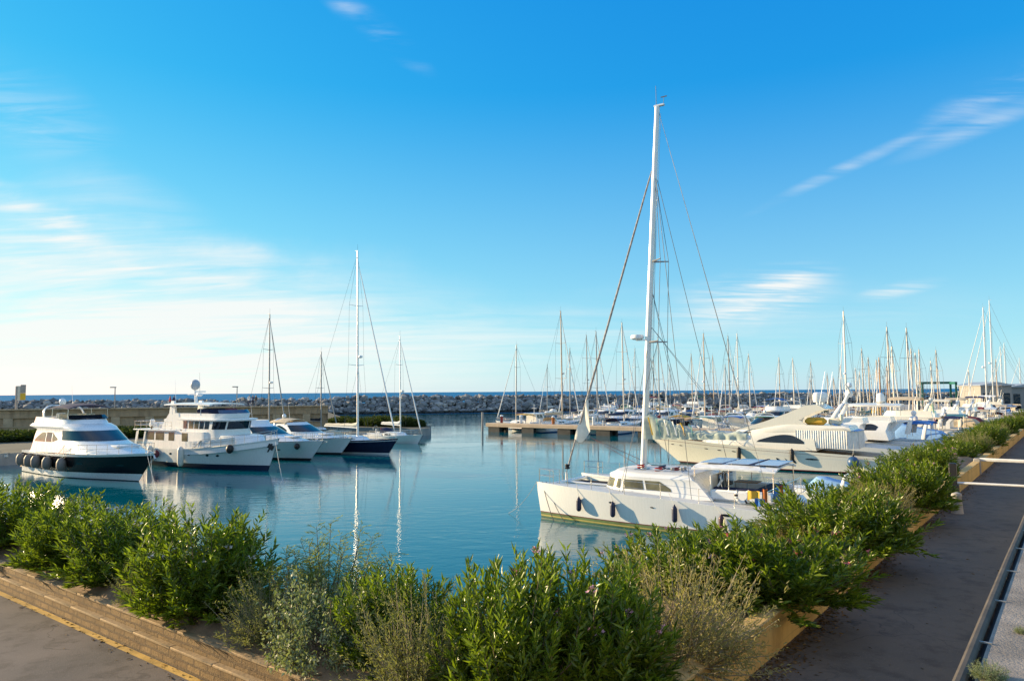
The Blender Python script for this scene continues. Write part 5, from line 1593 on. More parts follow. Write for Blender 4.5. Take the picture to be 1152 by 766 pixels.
def bush_mesh(kind, seed, rx=.95, ry=.95, h=1.7):
    """returns unlinked prototypes: list of (part name, object)"""
    g = np.random.default_rng(seed); parts = []
    P, D, Ls, Ws = [], [], [], []
    def put(p, d, l, w): P.append(p); D.append(d); Ls.append(l); Ws.append(w)
    mbs = MB(); flowers = []
    if kind == 'oleander':
        st = stems_for(g, 270, rx, ry, h, .22)
        for i, s in enumerate(st):
            if i % 3 == 0: mbs.tube([tuple(q) for q in s[::2]], [.014, .010, .007, .004], 'bark', 4, False)
            k = int(g.uniform(12, 19))
            t = np.linspace(g.uniform(.30, .5), 1, k)
            pos, tan = along(s, t)
            for j in range(k):
                tn = tan[j] / (np.linalg.norm(tan[j]) + 1e-9)
                a0 = g.uniform(0, 6.28)
                for w3 in range(3):
                    rv = np.array([cos(a0 + 2.09 * w3), sin(a0 + 2.09 * w3), .1]); rv -= tn * rv.dot(tn)
                    up = .75 if j < k - 3 else 1.5
                    put(pos[j] + g.normal(size=3) * .012, tn * up + rv * g.uniform(.5, 1.1) + np.array([0, 0, .15]) + g.normal(size=3) * .22, g.uniform(.09, .20), g.uniform(.024, .044))
            if g.random() < .10 and s[-1][2] > h * .55: flowers.append(s[-1])
        m = 'leaf_oleander'
    elif kind in ('twiggy', 'dry'):
        st = stems_for(g, 420, rx, ry, h, .20, wild=.16)
        for i, s in enumerate(st):
            if i % 2 == 0: mbs.tube([tuple(q) for q in s[::2]], [.010, .007, .005, .002], 'twig', 3, False)
            k = int(g.uniform(26, 46))
            t = g.uniform(.25, 1.0, k); pos, tan = along(s, t)
            for j in range(k):
                tn = tan[j] / (np.linalg.norm(tan[j]) + 1e-9)
                put(pos[j] + g.normal(size=3) * .018, tn * .9 + g.normal(size=3) * .55, g.uniform(.035, .075), g.uniform(.008, .015))
        m = 'leaf_olive' if kind == 'twiggy' else 'leaf_dry'
    elif kind == 'silver':
        st = stems_for(g, 210, rx, ry, h, .2)
        for i, s in enumerate(st):
            if i % 3 == 0: mbs.tube([tuple(q) for q in s[::2]], [.014, .010, .007, .004], 'bark', 4, False)
            k = int(g.uniform(28, 40)); t = g.uniform(.35, 1, k) ** .8; pos, tan = along(s, t)
            for j in range(k):
                tn = tan[j] / (np.linalg.norm(tan[j]) + 1e-9)
                put(pos[j] + g.normal(size=3) * .03, tn * .6 + g.normal(size=3) * .6, g.uniform(.04, .075), g.uniform(.022, .036))
        m = 'leaf_silver'
    elif kind == 'tamarisk':
        st = stems_for(g, 85, rx, ry, h, .55, wild=.2)
        for s in st:
            mbs.tube([tuple(q) for q in s[::2]], [.022, .014, .009, .004], 'bark', 5, False)
            k = 26; t = np.linspace(.45, 1, k); pos, tan = along(s, t)
            for j in range(k):
                tn = tan[j] / (np.linalg.norm(tan[j]) + 1e-9)
                side = g.normal(size=3); side -= tn * side.dot(tn); side /= np.linalg.norm(side) + 1e-9
                base = pos[j]; dirn = tn * .7 + side * .8 + np.array([0, 0, -.15])
                dirn /= np.linalg.norm(dirn); ln = g.uniform(.15, .34)
                for q in range(9):
                    bp = base + dirn * ln * q / 9 + np.array([0, 0, -.06 * (q / 9) ** 2])
                    put(bp, dirn + g.normal(size=3) * .28, g.uniform(.05, .10), g.uniform(.009, .015))
        m = 'leaf_tamarisk'
    else:  # reed and weed clump
        for _ in range(900):
            ph = g.uniform(0, 6.28); rr = sqrt(g.random())
            b = np.array([rx * rr * cos(ph), ry * rr * sin(ph), 0]); hh = h * (1 - .45 * rr ** 2) * g.uniform(.6, 1)
            for q in range(5):
                put(b + np.array([0, 0, hh * q / 5]) + g.normal(size=3) * .08, np.array([g.normal() * .5, g.normal() * .5, 1.0]), g.uniform(.35, .6), g.uniform(.05, .10))
        mbs.tube([(0, 0, 0), (0, 0, h * .4)], .03, 'bark', 5); m = 'leaf_reed'
    parts.append(leaves_object('foliage', np.array(P), np.array(D), np.array(Ls), np.array(Ws), m, seed))
    parts.append(mbs.build('stems'))
    return parts, flowers

def flower_objects(flowers, seed, m, root, k):
    """each cluster of blossoms is a part of its own"""
    r_ = random.Random(seed)
    for f in flowers[:14]:
        mb = MB()
        for _ in range(r_.randint(6, 10)):
            c = Vector((r_.gauss(0, .035), r_.gauss(0, .035), r_.uniform(0, .07)))
            ax = Vector((r_.gauss(0, .5), r_.gauss(0, .5), 1)).normalized(); u = ax.orthogonal().normalized(); w = ax.cross(u)
            mb.tube([(0, 0, -.03), c], .003, 'twig', 3, False)
            for q in range(5):
                a = 2 * pi * q / 5
                d = u * cos(a) + w * sin(a); e = u * cos(a + .55) + w * sin(a + .55); e2 = u * cos(a - .55) + w * sin(a - .55)
                mb.add([c, c + e2 * .018 + ax * .008, c + d * .032 + ax * .012, c + e * .018 + ax * .008], [(0, 1, 2, 3)], m)
        o = mb.build('flower_cluster', root, flat=True)
        o.location = (f[0] * k[0], f[1] * k[1], f[2] * k[2])

PROTO = {}
def proto(kind, i):
    key = (kind, i)
    if key not in PROTO:
        dims = WIDE[kind] if i >= 10 else dict(oleander=(.95, .95, 1.7), twiggy=(.85, .85, 1.35), dry=(.85, .85, 1.3), silver=(.8, .8, 1.3), tamarisk=(1.1, 1.0, 1.9), reed=(2.0, 2.0, 2.0))[kind]
        parts, fl = bush_mesh(kind, 100 + hash_kind(kind) * 10 + i, *dims)
        PROTO[key] = [[p.data for p in parts], fl, dims]
        for p in parts: bpy.data.objects.remove(p)
    return PROTO[key]
WIDE = dict(oleander=(1.2, 1.15, 1.2), twiggy=(1.05, 1.0, .95), dry=(1.1, 1.05, 1.0), silver=(.95, .9, .95))
def hash_kind(k): return ['oleander', 'twiggy', 'dry', 'silver', 'tamarisk', 'reed'].index(k)

BUSH_NAME = dict(oleander='oleander_shrub', twiggy='grey_shrub', dry='dry_shrub', silver='pale_leaved_shrub', tamarisk='tamarisk_shrub', reed='weed_clump')
def bush(kind, var, p, width, height, rz, label, group, flower=None):
    if width / height > 1.5 and kind in WIDE: var = 10 + var % 2
    meshes, fl, (rx, ry, h) = proto(kind, var)
    root = tag(empty(BUSH_NAME[kind], p, rz), label, 'shrub', group)
    k = width / (2 * rx)
    for nm, me in zip(('foliage', 'stems'), meshes):
        o = bpy.data.objects.new(nm, me); C.objects.link(o); o.parent = root; o.scale = (k, k, height / h)
    if flower and fl:
        flower_objects(fl, int(p.x * 100) % 997, flower, root, (k, k, height / h))
    return root

def on_run(px, run, off):
    """the point of the planter at pixel column px, off metres from the corner's axis"""
    T = (px - CX) / FPX
    T = T + 0.0
    if run == 'L':      # a = off, b free
        b = off * (T * UA.y - UA.x) / (UB.x - T * UB.y); return AB(off, b), b
    a = off * (UB.x - T * UB.y) / (T * UA.y - UA.x); return AB(a, off), a

def plant(kind, var, px, run, off, ytop, wpx, label, group, flower=None, rz=0.0, zb=None, wk=1.0):
    p, s = on_run(px, run, off)
    depth = p.x * _fw.x + p.y * _fw.y
    top = atY(px, ytop, p.y).z
    z0 = (SOIL_Z - .12 if run == 'L' else SOIL_Z - .22) if zb is None else zb
    bush(kind, var, Vector((p.x, p.y, z0)), wpx * depth / FPX * (0.98 if run == 'R' else 1.04), max(.4, (top - z0) * (1.12 if run == 'R' else 1.05)), rz, label, group, flower)
GL, GR = 'shrubs in the left planter bed', 'shrubs in the long right planter bed'
LEFT = [
    ('oleander', 0, 20, 7.0, 549, 100, 'bright green oleander at the left picture edge, above the promenade', None),
    ('dry', 0, 66, 7.8, 562, 70, 'small pale dried shrub between the two leftmost oleanders', None),
    ('oleander', 1, 90, 7.0, 569, 98, 'bright green oleander, second from the left along the promenade wall', None),
    ('oleander', 2, 150, 7.15, 580, 112, 'dark green oleander, third from the left, touching its left neighbour', 'petal_white'),
    ('twiggy', 1, 178, 6.75, 632, 70, 'small grey shrub low between the third and fourth oleander from the left', None),
    ('oleander', 3, 237, 6.95, 586, 138, 'big bushy oleander with a pale flower, left of the grey shrubs', 'petal_white'),
    ('twiggy', 0, 318, 6.95, 640, 110, 'olive grey twiggy shrub just right of the big left oleander', None),
    ('tamarisk', 0, 378, 7.9, 606, 125, 'feathery tamarisk standing behind the others against the water', None),
    ('silver', 0, 372, 6.85, 655, 130, 'pale leaved shrub below the feathery tamarisk', None),
    ('oleander', 1, 448, 7.3, 652, 110, 'oleander right of the pale leaved shrub, behind a grey shrub', None),
    ('twiggy', 1, 482, 6.8, 664, 150, 'olive grey shrub in front of the oleander at bottom centre left', None),
    ('oleander', 2, 572, 7.0, 648, 150, 'upright oleander at bottom centre reaching above the water line', None),
]
RIGHT = [
    ('oleander', 3, 660, 4.95, 652, 180, 'oleander with pink flowers at the planter corner, bottom centre', 'petal_pink'),
    ('dry', 1, 750, 4.75, 640, 215, 'large pale dry shrub, first along the right wall from the corner', None),
    ('oleander', 0, 765, 5.9, 613, 150, 'oleander with pink flowers behind the large pale dry shrub', 'petal_pink'),
    ('oleander', 1, 860, 4.62, 604, 195, 'oleander with red flowers hanging over the golden wall, right of the dry shrub', 'petal_red'),
    ('dry', 0, 905, 5.3, 584, 110, 'pale dry shrub between the red flowered oleander and the next green one', None),
    ('oleander', 2, 940, 4.7, 560, 150, 'dense green oleander below the catamaran stern', None),
    ('dry', 1, 982, 5.0, 546, 70, 'small pale dry shrub right of the dense oleander below the catamaran stern', None),
    ('oleander', 3, 1006, 4.75, 526, 100, 'green oleander in front of the cream yacht stern', 'petal_pink'),
    ('twiggy', 1, 985, 6.2, 532, 60, 'yellow green shrub on the water side beneath the cream yacht stern', None),
    ('oleander', 0, 1040, 5.1, 507, 50, 'green oleander just left of the black barrier post', 'petal_pink'),
    ('oleander', 1, 1086, 5.2, 497, 40, 'green oleander just right of the black barrier post', None),
    ('twiggy', 0, 1091, 5.0, 488, 42, 'yellowish shrub second right of the barrier post', None),
    ('oleander', 2, 1104, 5.0, 482, 36, 'green shrub third right of the barrier post', None),
    ('twiggy', 1, 1116, 5.0, 477, 30, 'yellowish shrub fourth right of the barrier post', None),
    ('oleander', 3, 1126, 5.0, 473, 28, 'green shrub fifth right of the barrier post', None),
    ('oleander', 0, 1135, 5.0, 470, 24, 'dark green shrub near the far end of the right planter bed', None),
    ('twiggy', 0, 1143, 5.0, 467, 22, 'pale shrub at the far end of the right planter bed', None),
    ('oleander', 2, 812, 6.1, 606, 120, 'green oleander on the water side, between the pink and the red flowered ones', None),
    ('oleander', 3, 892, 6.1, 594, 110, 'green oleander on the water side under the catamaran stern, behind the pale dry shrub', None),
    ('oleander', 1, 968, 6.0, 549, 80, 'green oleander on the water side left of the cream yacht stern', None),
    ('oleander', 2, 1030, 6.0, 510, 70, 'green oleander on the water side right of the cream yacht stern', None),
    ('oleander', 0, 1060, 5.9, 499, 55, 'green oleander on the water side behind the slim grey post', None),
    ('oleander', 3, 1083, 5.9, 490, 46, 'green oleander on the water side, first beyond the slim grey post', None),
    ('oleander', 0, 1098, 5.9, 484, 38, 'green oleander on the water side, second beyond the slim grey post', None),
    ('oleander', 1, 1110, 5.9, 478, 32, 'green oleander on the water side, third beyond the slim grey post', None),
    ('oleander', 2, 1121, 5.9, 474, 28, 'green oleander on the water side, fourth beyond the slim grey post', None),
    ('oleander', 1, 1150, 5.0, 463, 20, 'farthest green shrub where the planter bed meets the right picture edge', None),
]
for i, (k, v, px, off, yt, w, lab, fl) in enumerate(LEFT): plant(k, v, px, 'L', off, yt, w, lab, GL, fl, i * 1.37)
for i, (k, v, px, off, yt, w, lab, fl) in enumerate(RIGHT): plant(k, v, px, 'R', off, yt, w, lab, GR, fl, i * 2.11 + .4)

# weeds and bushes on the left quay
QB = [(-30, 82, 484, 8), (8, 84, 482, 8.5), (60, 86, 480, 8), (108, 88, 479, 8), (146, 90, 478, 8), (185, 92, 479, 7), (325, 110, 470, 4.5), (348, 112, 466, 5), (385, 118, 467, 5), (408, 116, 468, 5.2), (430, 114, 466, 5.5), (452, 112, 466.5, 4.6), (468, 111, 470, 3)]
pos_w = ['at the left edge below the mole wall', 'left of the banner below the mole wall', 'behind the dark banded yacht', 'between dark banded yacht and trawler, left clump', 'between dark banded yacht and trawler, middle clump', 'beside the trawler stern below the mole wall', 'above the left white cruiser', 'above the right white cruiser', 'left of the navy yacht mast', 'just right of the navy yacht mast', 'midway between navy yacht mast and quay tip', 'beside the small sailing boat mast', 'at the very tip of the quay']
for i, (px, Y, yt, w) in enumerate(QB):
    p = atY(px, 460, Y); p.z = 1.0
    bush('reed', i % 2, p, w, max(.9, atY(px, yt, Y).z - 1.0), i * 1.1, 'low green weed clump on the left quay, ' + pos_w[i], 'weed clumps on the left quay')

# dead leaves and grit swept against the wall feet
def litter():
    g = np.random.default_rng(77); P = []
    for n_, run in ((2600, 'R'), (160, 'L'), (160, 'S')):
        for _ in range(n_):
            s_ = (A0 + 3 + g.exponential(14)) if run == 'R' else (B0 + 2 + g.uniform(0, 14) if run == 'L' else g.uniform(4, 22))
            cl = .5 + .5 * sin(s_ * 1.7) * sin(s_ * .63 + 1)
            d = abs(g.normal()) * (.10 + .22 * cl)
            if run == 'R': P.append(AB(s_, B0 - .02 - d, ROAD_Z + .006))
            elif run == 'L': P.append(AB(A0 - .02 - d * .8, s_, ROAD_Z + .010))
            else: P.append(AB(s_, g.uniform(.9, B0), ROAD_Z + .006) if g.random() < .5 else AB(g.uniform(-1, A0), s_, ROAD_Z + .010))
    P = np.array([tuple(p) for p in P]); n = len(P); a = g.uniform(0, 6.28, n)
    D = np.stack([np.cos(a), np.sin(a), g.uniform(-.02, .18, n)], 1)
    o = leaves_object('leaf_litter', P, D, g.uniform(.04, .11, n), g.uniform(.012, .03, n), 'leaf_dead', 78, .1)
    tag(o, 'dead leaves and grit swept against the foot of the planter walls', kind='stuff')
leafmat('leaf_dead', (.055, .035, .018), (.20, .13, .06), .1, .8, .1)
litter()

# ------------------------------------------------------------------ road furniture at the right
def barrier():
    p = onz(1074, 573, ROAD_Z); root = tag(empty('road_barrier', p, atan2(UA.y, UA.x)), 'black barrier post with long white boom across the shaded road', 'barrier')
    mb = MB(); mb.rbox((0, 0, .45), (.30, .34, .9), 'rubber_black', 0, .03); mb.rbox((0, 0, 1.25), (.22, .24, .8), 'rubber_black', 0, .03); mb.build('post', root)
    mb = MB(); e = Vector((0, 0, 0)); mb.tube([(0, -.1, .95), (0, -4.6, 1.02)], [.045, .035], 'paint_white', 8); mb.build('boom', root)
    mb = MB(); mb.rbox((.35, -.05, .28), (.22, .26, .5), 'paint_yellow', 0, .05); mb.build('foot', root)
    p2 = onz(1108, 534, ROAD_Z); r2 = tag(empty('road_barrier', p2, atan2(UA.y, UA.x)), 'farther thick white boom lying across the road beyond the first barrier', 'barrier')
    mb = MB(); mb.rbox((0, .3, .4), (.3, .3, .8), 'concrete', 0, .03); mb.build('post', r2)
    mb = MB(); mb.rbox((0, -2.4, .75), (.12, 5.2, .16), 'paint_white', 0, .03); mb.build('boom', r2)
    p3 = on_run(1068.5, 'R', 6.3)[0]; p3.z = SOIL_Z; r3 = tag(empty('lamp_bollard', p3), 'slim grey post rising from the hedge above the barrier', 'post')
    hh = atY(1068.5, 494, p3.y).z - SOIL_Z
    mb = MB(); mb.tube([(0, 0, -.3), (0, 0, hh)], .07, 'alum_grey', 8); mb.build('pole', r3)
    mb = MB(); mb.rbox((.16, 0, hh * .55), (.30, .26, hh * .6), 'rubber_black', 0, .03); mb.build('box', r3)
barrier()
r_ = tag(empty('stone_bollard', onz(1077, 577, ROAD_Z)), 'short grey concrete bollard beside the barrier foot', 'bollard')
mb = MB(); mb.lathe([(.20, 0), (.19, .05), (.15, .55), (.17, .60), (.15, .68), (.05, .72)], 'concrete', n=14); mb.build('shaft', r_)

# ------------------------------------------------------------------ concrete pier and the crowded marina behind
def pier(a, b0, b1, label, width=2.6, ztop=1.35, pedestals=()):
    root = tag(empty('pier', AB(a, b0)), label, 'pier')
    o_ = AB(a, b0)
    rz = atan2(UB.y, UB.x); L = abs(b0 - b1)
    mb = MB(); mb.rbox(AB(0, -L / 2, ztop - .28), (L, width, .56), 'concrete_warm', rz, .05); mb.build('deck', root)
    s = 1.5
    while s < L:
        mb = MB()
        mb.box(AB(-width * .3, -s, .2), (2.2, .7, 1.4), 'concrete_dark', rz); mb.box(AB(width * .3, -s, .2), (2.2, .7, 1.4), 'concrete_dark', rz)
        mb.build('pile', root); s += 6.5
    return root
PA = 89.5
pier(PA, 73.5, 9, 'pale concrete pier on dark piles in the middle of the harbour')
pier(124, 78, 9, 'second concrete pier behind the first, hidden by moored boats')
pier(158, 92, 9, 'outermost concrete pier, near the breakwater')
for i, (s, m, lab) in enumerate(((71.8, 'gel_red', 'red service pedestal near the end of the concrete pier'), (68.0, 'gel_white', 'white service pedestal on the concrete pier'), (62.0, 'canvas_orange', 'orange service pedestal on the concrete pier'), (55, 'gel_white', 'white service pedestal on the pier left of the catamaran mast'))):
    r_ = tag(empty('service_pedestal', AB(PA + .6, s, 1.35)), lab, 'pedestal', 'pedestals on the concrete pier')
    mb = MB(); mb.rbox((0, 0, .5), (.42, .42, 1.0), m, 0, .06); mb.build('body', r_)
    mb = MB(); mb.lathe([(.24, 1.0), (.26, 1.08), (.16, 1.22), (.02, 1.26)], 'gel_white', n=10); mb.build('cap', r_)
r_ = tag(empty('mooring_post', AB(PA - .5, 74.8, 0)), 'pale mooring post standing in the water off the pier end', 'post')
mb = MB(); mb.tube([(0, 0, -1), (0, 0, 3.0)], .16, 'concrete', 8); mb.build('shaft', r_)

PROT = {}
def sail_proto(kind):
    if kind not in PROT:
        L, B, mast, hero = dict(s=(9.0, 3.0, 13.0, False), m=(11.0, 3.5, 15.0, False), l=(13.5, 4.1, 18.0, False))[kind]
        PROT[kind] = sail_yacht(L, B, 'gel_white', 'stripe_blue', 'antifoul_navy', 'canvas_blue', mast, 'alum', 'canvas_blue' if kind != 'l' else 'canvas_beige', 'canvas_white', hero, None, dict(s=.085, m=.10, l=.12)[kind], .017)[0]
        PROT[kind]['used'] = 0
    return PROT[kind]

COV = dict(blue='canvas_blue', navy='canvas_navy', white='canvas_white', beige='canvas_beige', red='canvas_red', green='canvas_green', grey='canvas_grey', teal='canvas_teal', maroon='canvas_maroon')
HUL = dict(white='gel_white', cream='gel_cream', navy='gel_navy', grey='gel_grey', red='gel_red', blue='gel_blue')

def put_sail(kind, p, az, mast_h, hull, cov, label, group, mastm='alum', hood=None):
    src = sail_proto(kind)
    over = {'gel_white': HUL[hull], 'canvas_blue': COV[cov], 'alum': mastm}
    if hull != 'white': over['stripe_blue'] = 'gel_white'
    if kind == 'l': over['canvas_beige'] = COV[hood or cov]
    if not src['used']:
        o = src; src['used'] = 1
        for ch in [o] + list(o.children_recursive):
            if ch.type == 'MESH':
                for sl in ch.material_slots:
                    nm = sl.material.name
                    if nm in over and not (nm == 'gel_white' and ch.name.split('.')[0] != 'hull'):
                        m = MATS[over[nm]]; sl.link = 'OBJECT'; sl.material = m
    else:
        o = src.copy(); C.objects.link(o)
        for ch in list(src.children):
            c = ch.copy(); C.objects.link(c); c.parent = o
            kids = [(k, k.copy()) for k in ch.children]
            for _, k2 in kids: C.objects.link(k2); k2.parent = c
            for q in [c] + [k2 for _, k2 in kids]:
                if q.type != 'MESH': continue
                for sl, ms in zip(q.material_slots, q.data.materials):
                    nm = ms.name
                    if nm in over and not (nm == 'gel_white' and q.name.split('.')[0] != 'hull'):
                        sl.link = 'OBJECT'; sl.material = MATS[over[nm]]
                    elif sl.link == 'OBJECT':
                        sl.material = ms
    o.location = (p.x, p.y, 0); o.rotation_euler = (0, 0, heading(az))
    set_mast(o, mast_h)
    tag(o, label, 'sailing yacht', group)
    o['label'] = label; o['group'] = group
    return o

# every mast the photograph shows: column, top row, mooring row, boat size, hull, cover
ROWS = dict(p1=(97.5, 37.7, 'behind the concrete pier'), n2=(117.5, 217.7, 'before the second pier'), f2=(131.5, 37.7, 'behind the second pier'),
            n3=(151.5, 217.7, 'before the outermost pier'), f3=(166, 37.7, 'behind the outermost pier'), q=(14.5, -52.3, 'along the right quay'))
MASTS = [
    (580, 388, 'p1', 'm', 'white', 'navy', 'alum_grey'), (615, 410, 'n3', 's', 'white', 'white', 'alum_grey'), (632, 350, 'p1', 'l', 'white', 'beige', 'alum'), (640.5, 392, 'n2', 'm', 'grey', 'navy', 'alum_grey'),
    (660.5, 377, 'f2', 'l', 'white', 'grey', 'alum_grey'), (671.5, 373, 'p1', 'm', 'white', 'white', 'alum_grey'), (701, 363, 'p1', 'l', 'white', 'navy', 'alum'), (714, 392, 'n3', 'm', 'white', 'blue', 'alum_grey'),
    (741, 380, 'p1', 's', 'white', 'red', 'alum_grey'), (735, 402, 'f3', 'm', 'cream', 'white', 'alum'), (753, 412, 'n3', 's', 'white', 'green', 'alum_grey'), (778, 398, 'f2', 's', 'navy', 'blue', 'alum'),
    (791.5, 375, 'n2', 'l', 'white', 'maroon', 'alum'), (802, 400, 'f3', 'm', 'white', 'navy', 'alum'), (820, 378, 'f2', 'l', 'white', 'white', 'alum_grey'), (829.5, 375, 'n3', 'l', 'navy', 'white', 'alum'),
    (842.5, 398, 'f2', 'm', 'white', 'grey', 'alum'), (815, 410, 'n2', 's', 'grey', 'teal', 'alum_grey'), (876, 402, 'n3', 'm', 'white', 'blue', 'alum'), (892, 403, 'f3', 'l', 'white', 'beige', 'alum'), (912, 407, 'f3', 'm', 'cream', 'navy', 'alum_grey'),
    (910, 425, 'n3', 's', 'white', 'red', 'alum_grey'), (930, 420, 'f3', 's', 'white', 'teal', 'alum'), (937, 425, 'f2', 's', 'blue', 'white', 'alum'), (950.5, 350, 'n2', 'l', 'white', 'white', 'alum'), (945, 410, 'f2', 's', 'white', 'navy', 'alum_grey'),
    (962, 414, 'f3', 'm', 'white', 'maroon', 'alum'), (966, 418, 'n3', 's', 'cream', 'green', 'alum'), (970, 392, 'f2', 'm', 'navy', 'beige', 'alum_grey'), (977, 402, 'f2', 'm', 'white', 'teal', 'alum'), (985.5, 405, 'n2', 'm', 'white', 'beige', 'alum'),
    (988.5, 402, 'n2', 'm', 'cream', 'white', 'wood_mast'), (997, 412, 'n2', 's', 'red', 'white', 'wood_mast'), (999.5, 368, 'p1', 'm', 'white', 'blue', 'alum_grey'), (1004, 390, 'p1', 'm', 'white', 'grey', 'alum'), (1021.5, 369, 'p1', 'm', 'navy', 'navy', 'alum_grey'),
    (1025, 392, 'n2', 'm', 'white', 'green', 'alum'), (1030, 397, 'f2', 'm', 'white', 'red', 'alum'), (1034, 393, 'n3', 'l', 'white', 'navy', 'alum'), (1047, 406, 'f2', 's', 'white', 'blue', 'alum'), (1053.5, 394, 'f2', 'm', 'grey', 'white', 'alum'),
    (1089, 416, 'f3', 's', 'white', 'white', 'alum'), (1107.5, 346, 'q', 'l', 'white', 'blue', 'alum'), (1115, 338, 'q', 'l', 'cream', 'beige', 'alum'), (1125, 390, 'q', 'm', 'white', 'navy', 'alum'), (1129.5, 386, 'q', 'm', 'white', 'white', 'alum'), (1146, 403, 'q', 'm', 'grey', 'grey', 'alum'),
    (1120, 404, 'f3', 's', 'white', 'maroon', 'alum'),
]
CNT = {}
used = {}
def row_point(row, px):
    T = (px - CX) / FPX
    c = ROWS[row][0]
    if row == 'q':
        return c, c * (UB.x - T * UB.y) / (T * UA.y - UA.x)
    return c, c * (T * UA.y - UA.x) / (UB.x - T * UB.y)
ordn = ['leftmost', 'second from the left', 'third from the left', 'fourth from the left', 'fifth from the left', 'sixth from the left', 'seventh from the left', 'eighth from the left', 'ninth from the left', 'tenth from the left', 'eleventh from the left', 'twelfth from the left', 'thirteenth from the left']
byrow = {}
for m_ in sorted(MASTS): byrow.setdefault(m_[2], []).append(m_)
for row, ms in byrow.items():
    for i, (px, yt, _, kd, hull, cov, mm) in enumerate(ms):
        c, s = row_point(row, px)
        p = AB(s, c) if row == 'q' else AB(c, s)
        az = ROWS[row][1]
        if row == 'p1' and i == 0: az = 127.7 - 180
        h = atY(px, yt, p.y).z
        mxl = dict(s=.9, m=1.1, l=1.35)[kd]
        pc = p - bearing(az) * mxl
        lab = '%s sailing yacht, %s sail cover%s, %s %s' % (hull, cov, ', wooden mast' if mm == 'wood_mast' else '', ordn[i], ROWS[row][2])
        if mm == 'alum' and row != 'q': mm = ('mast_far', 'mast_tan', 'mast_far')[i % 3]
        put_sail(kd, pc, az, h, hull, cov, lab, 'sailing yachts ' + ROWS[row][2], mm)
        used.setdefault(row, []).append(s)

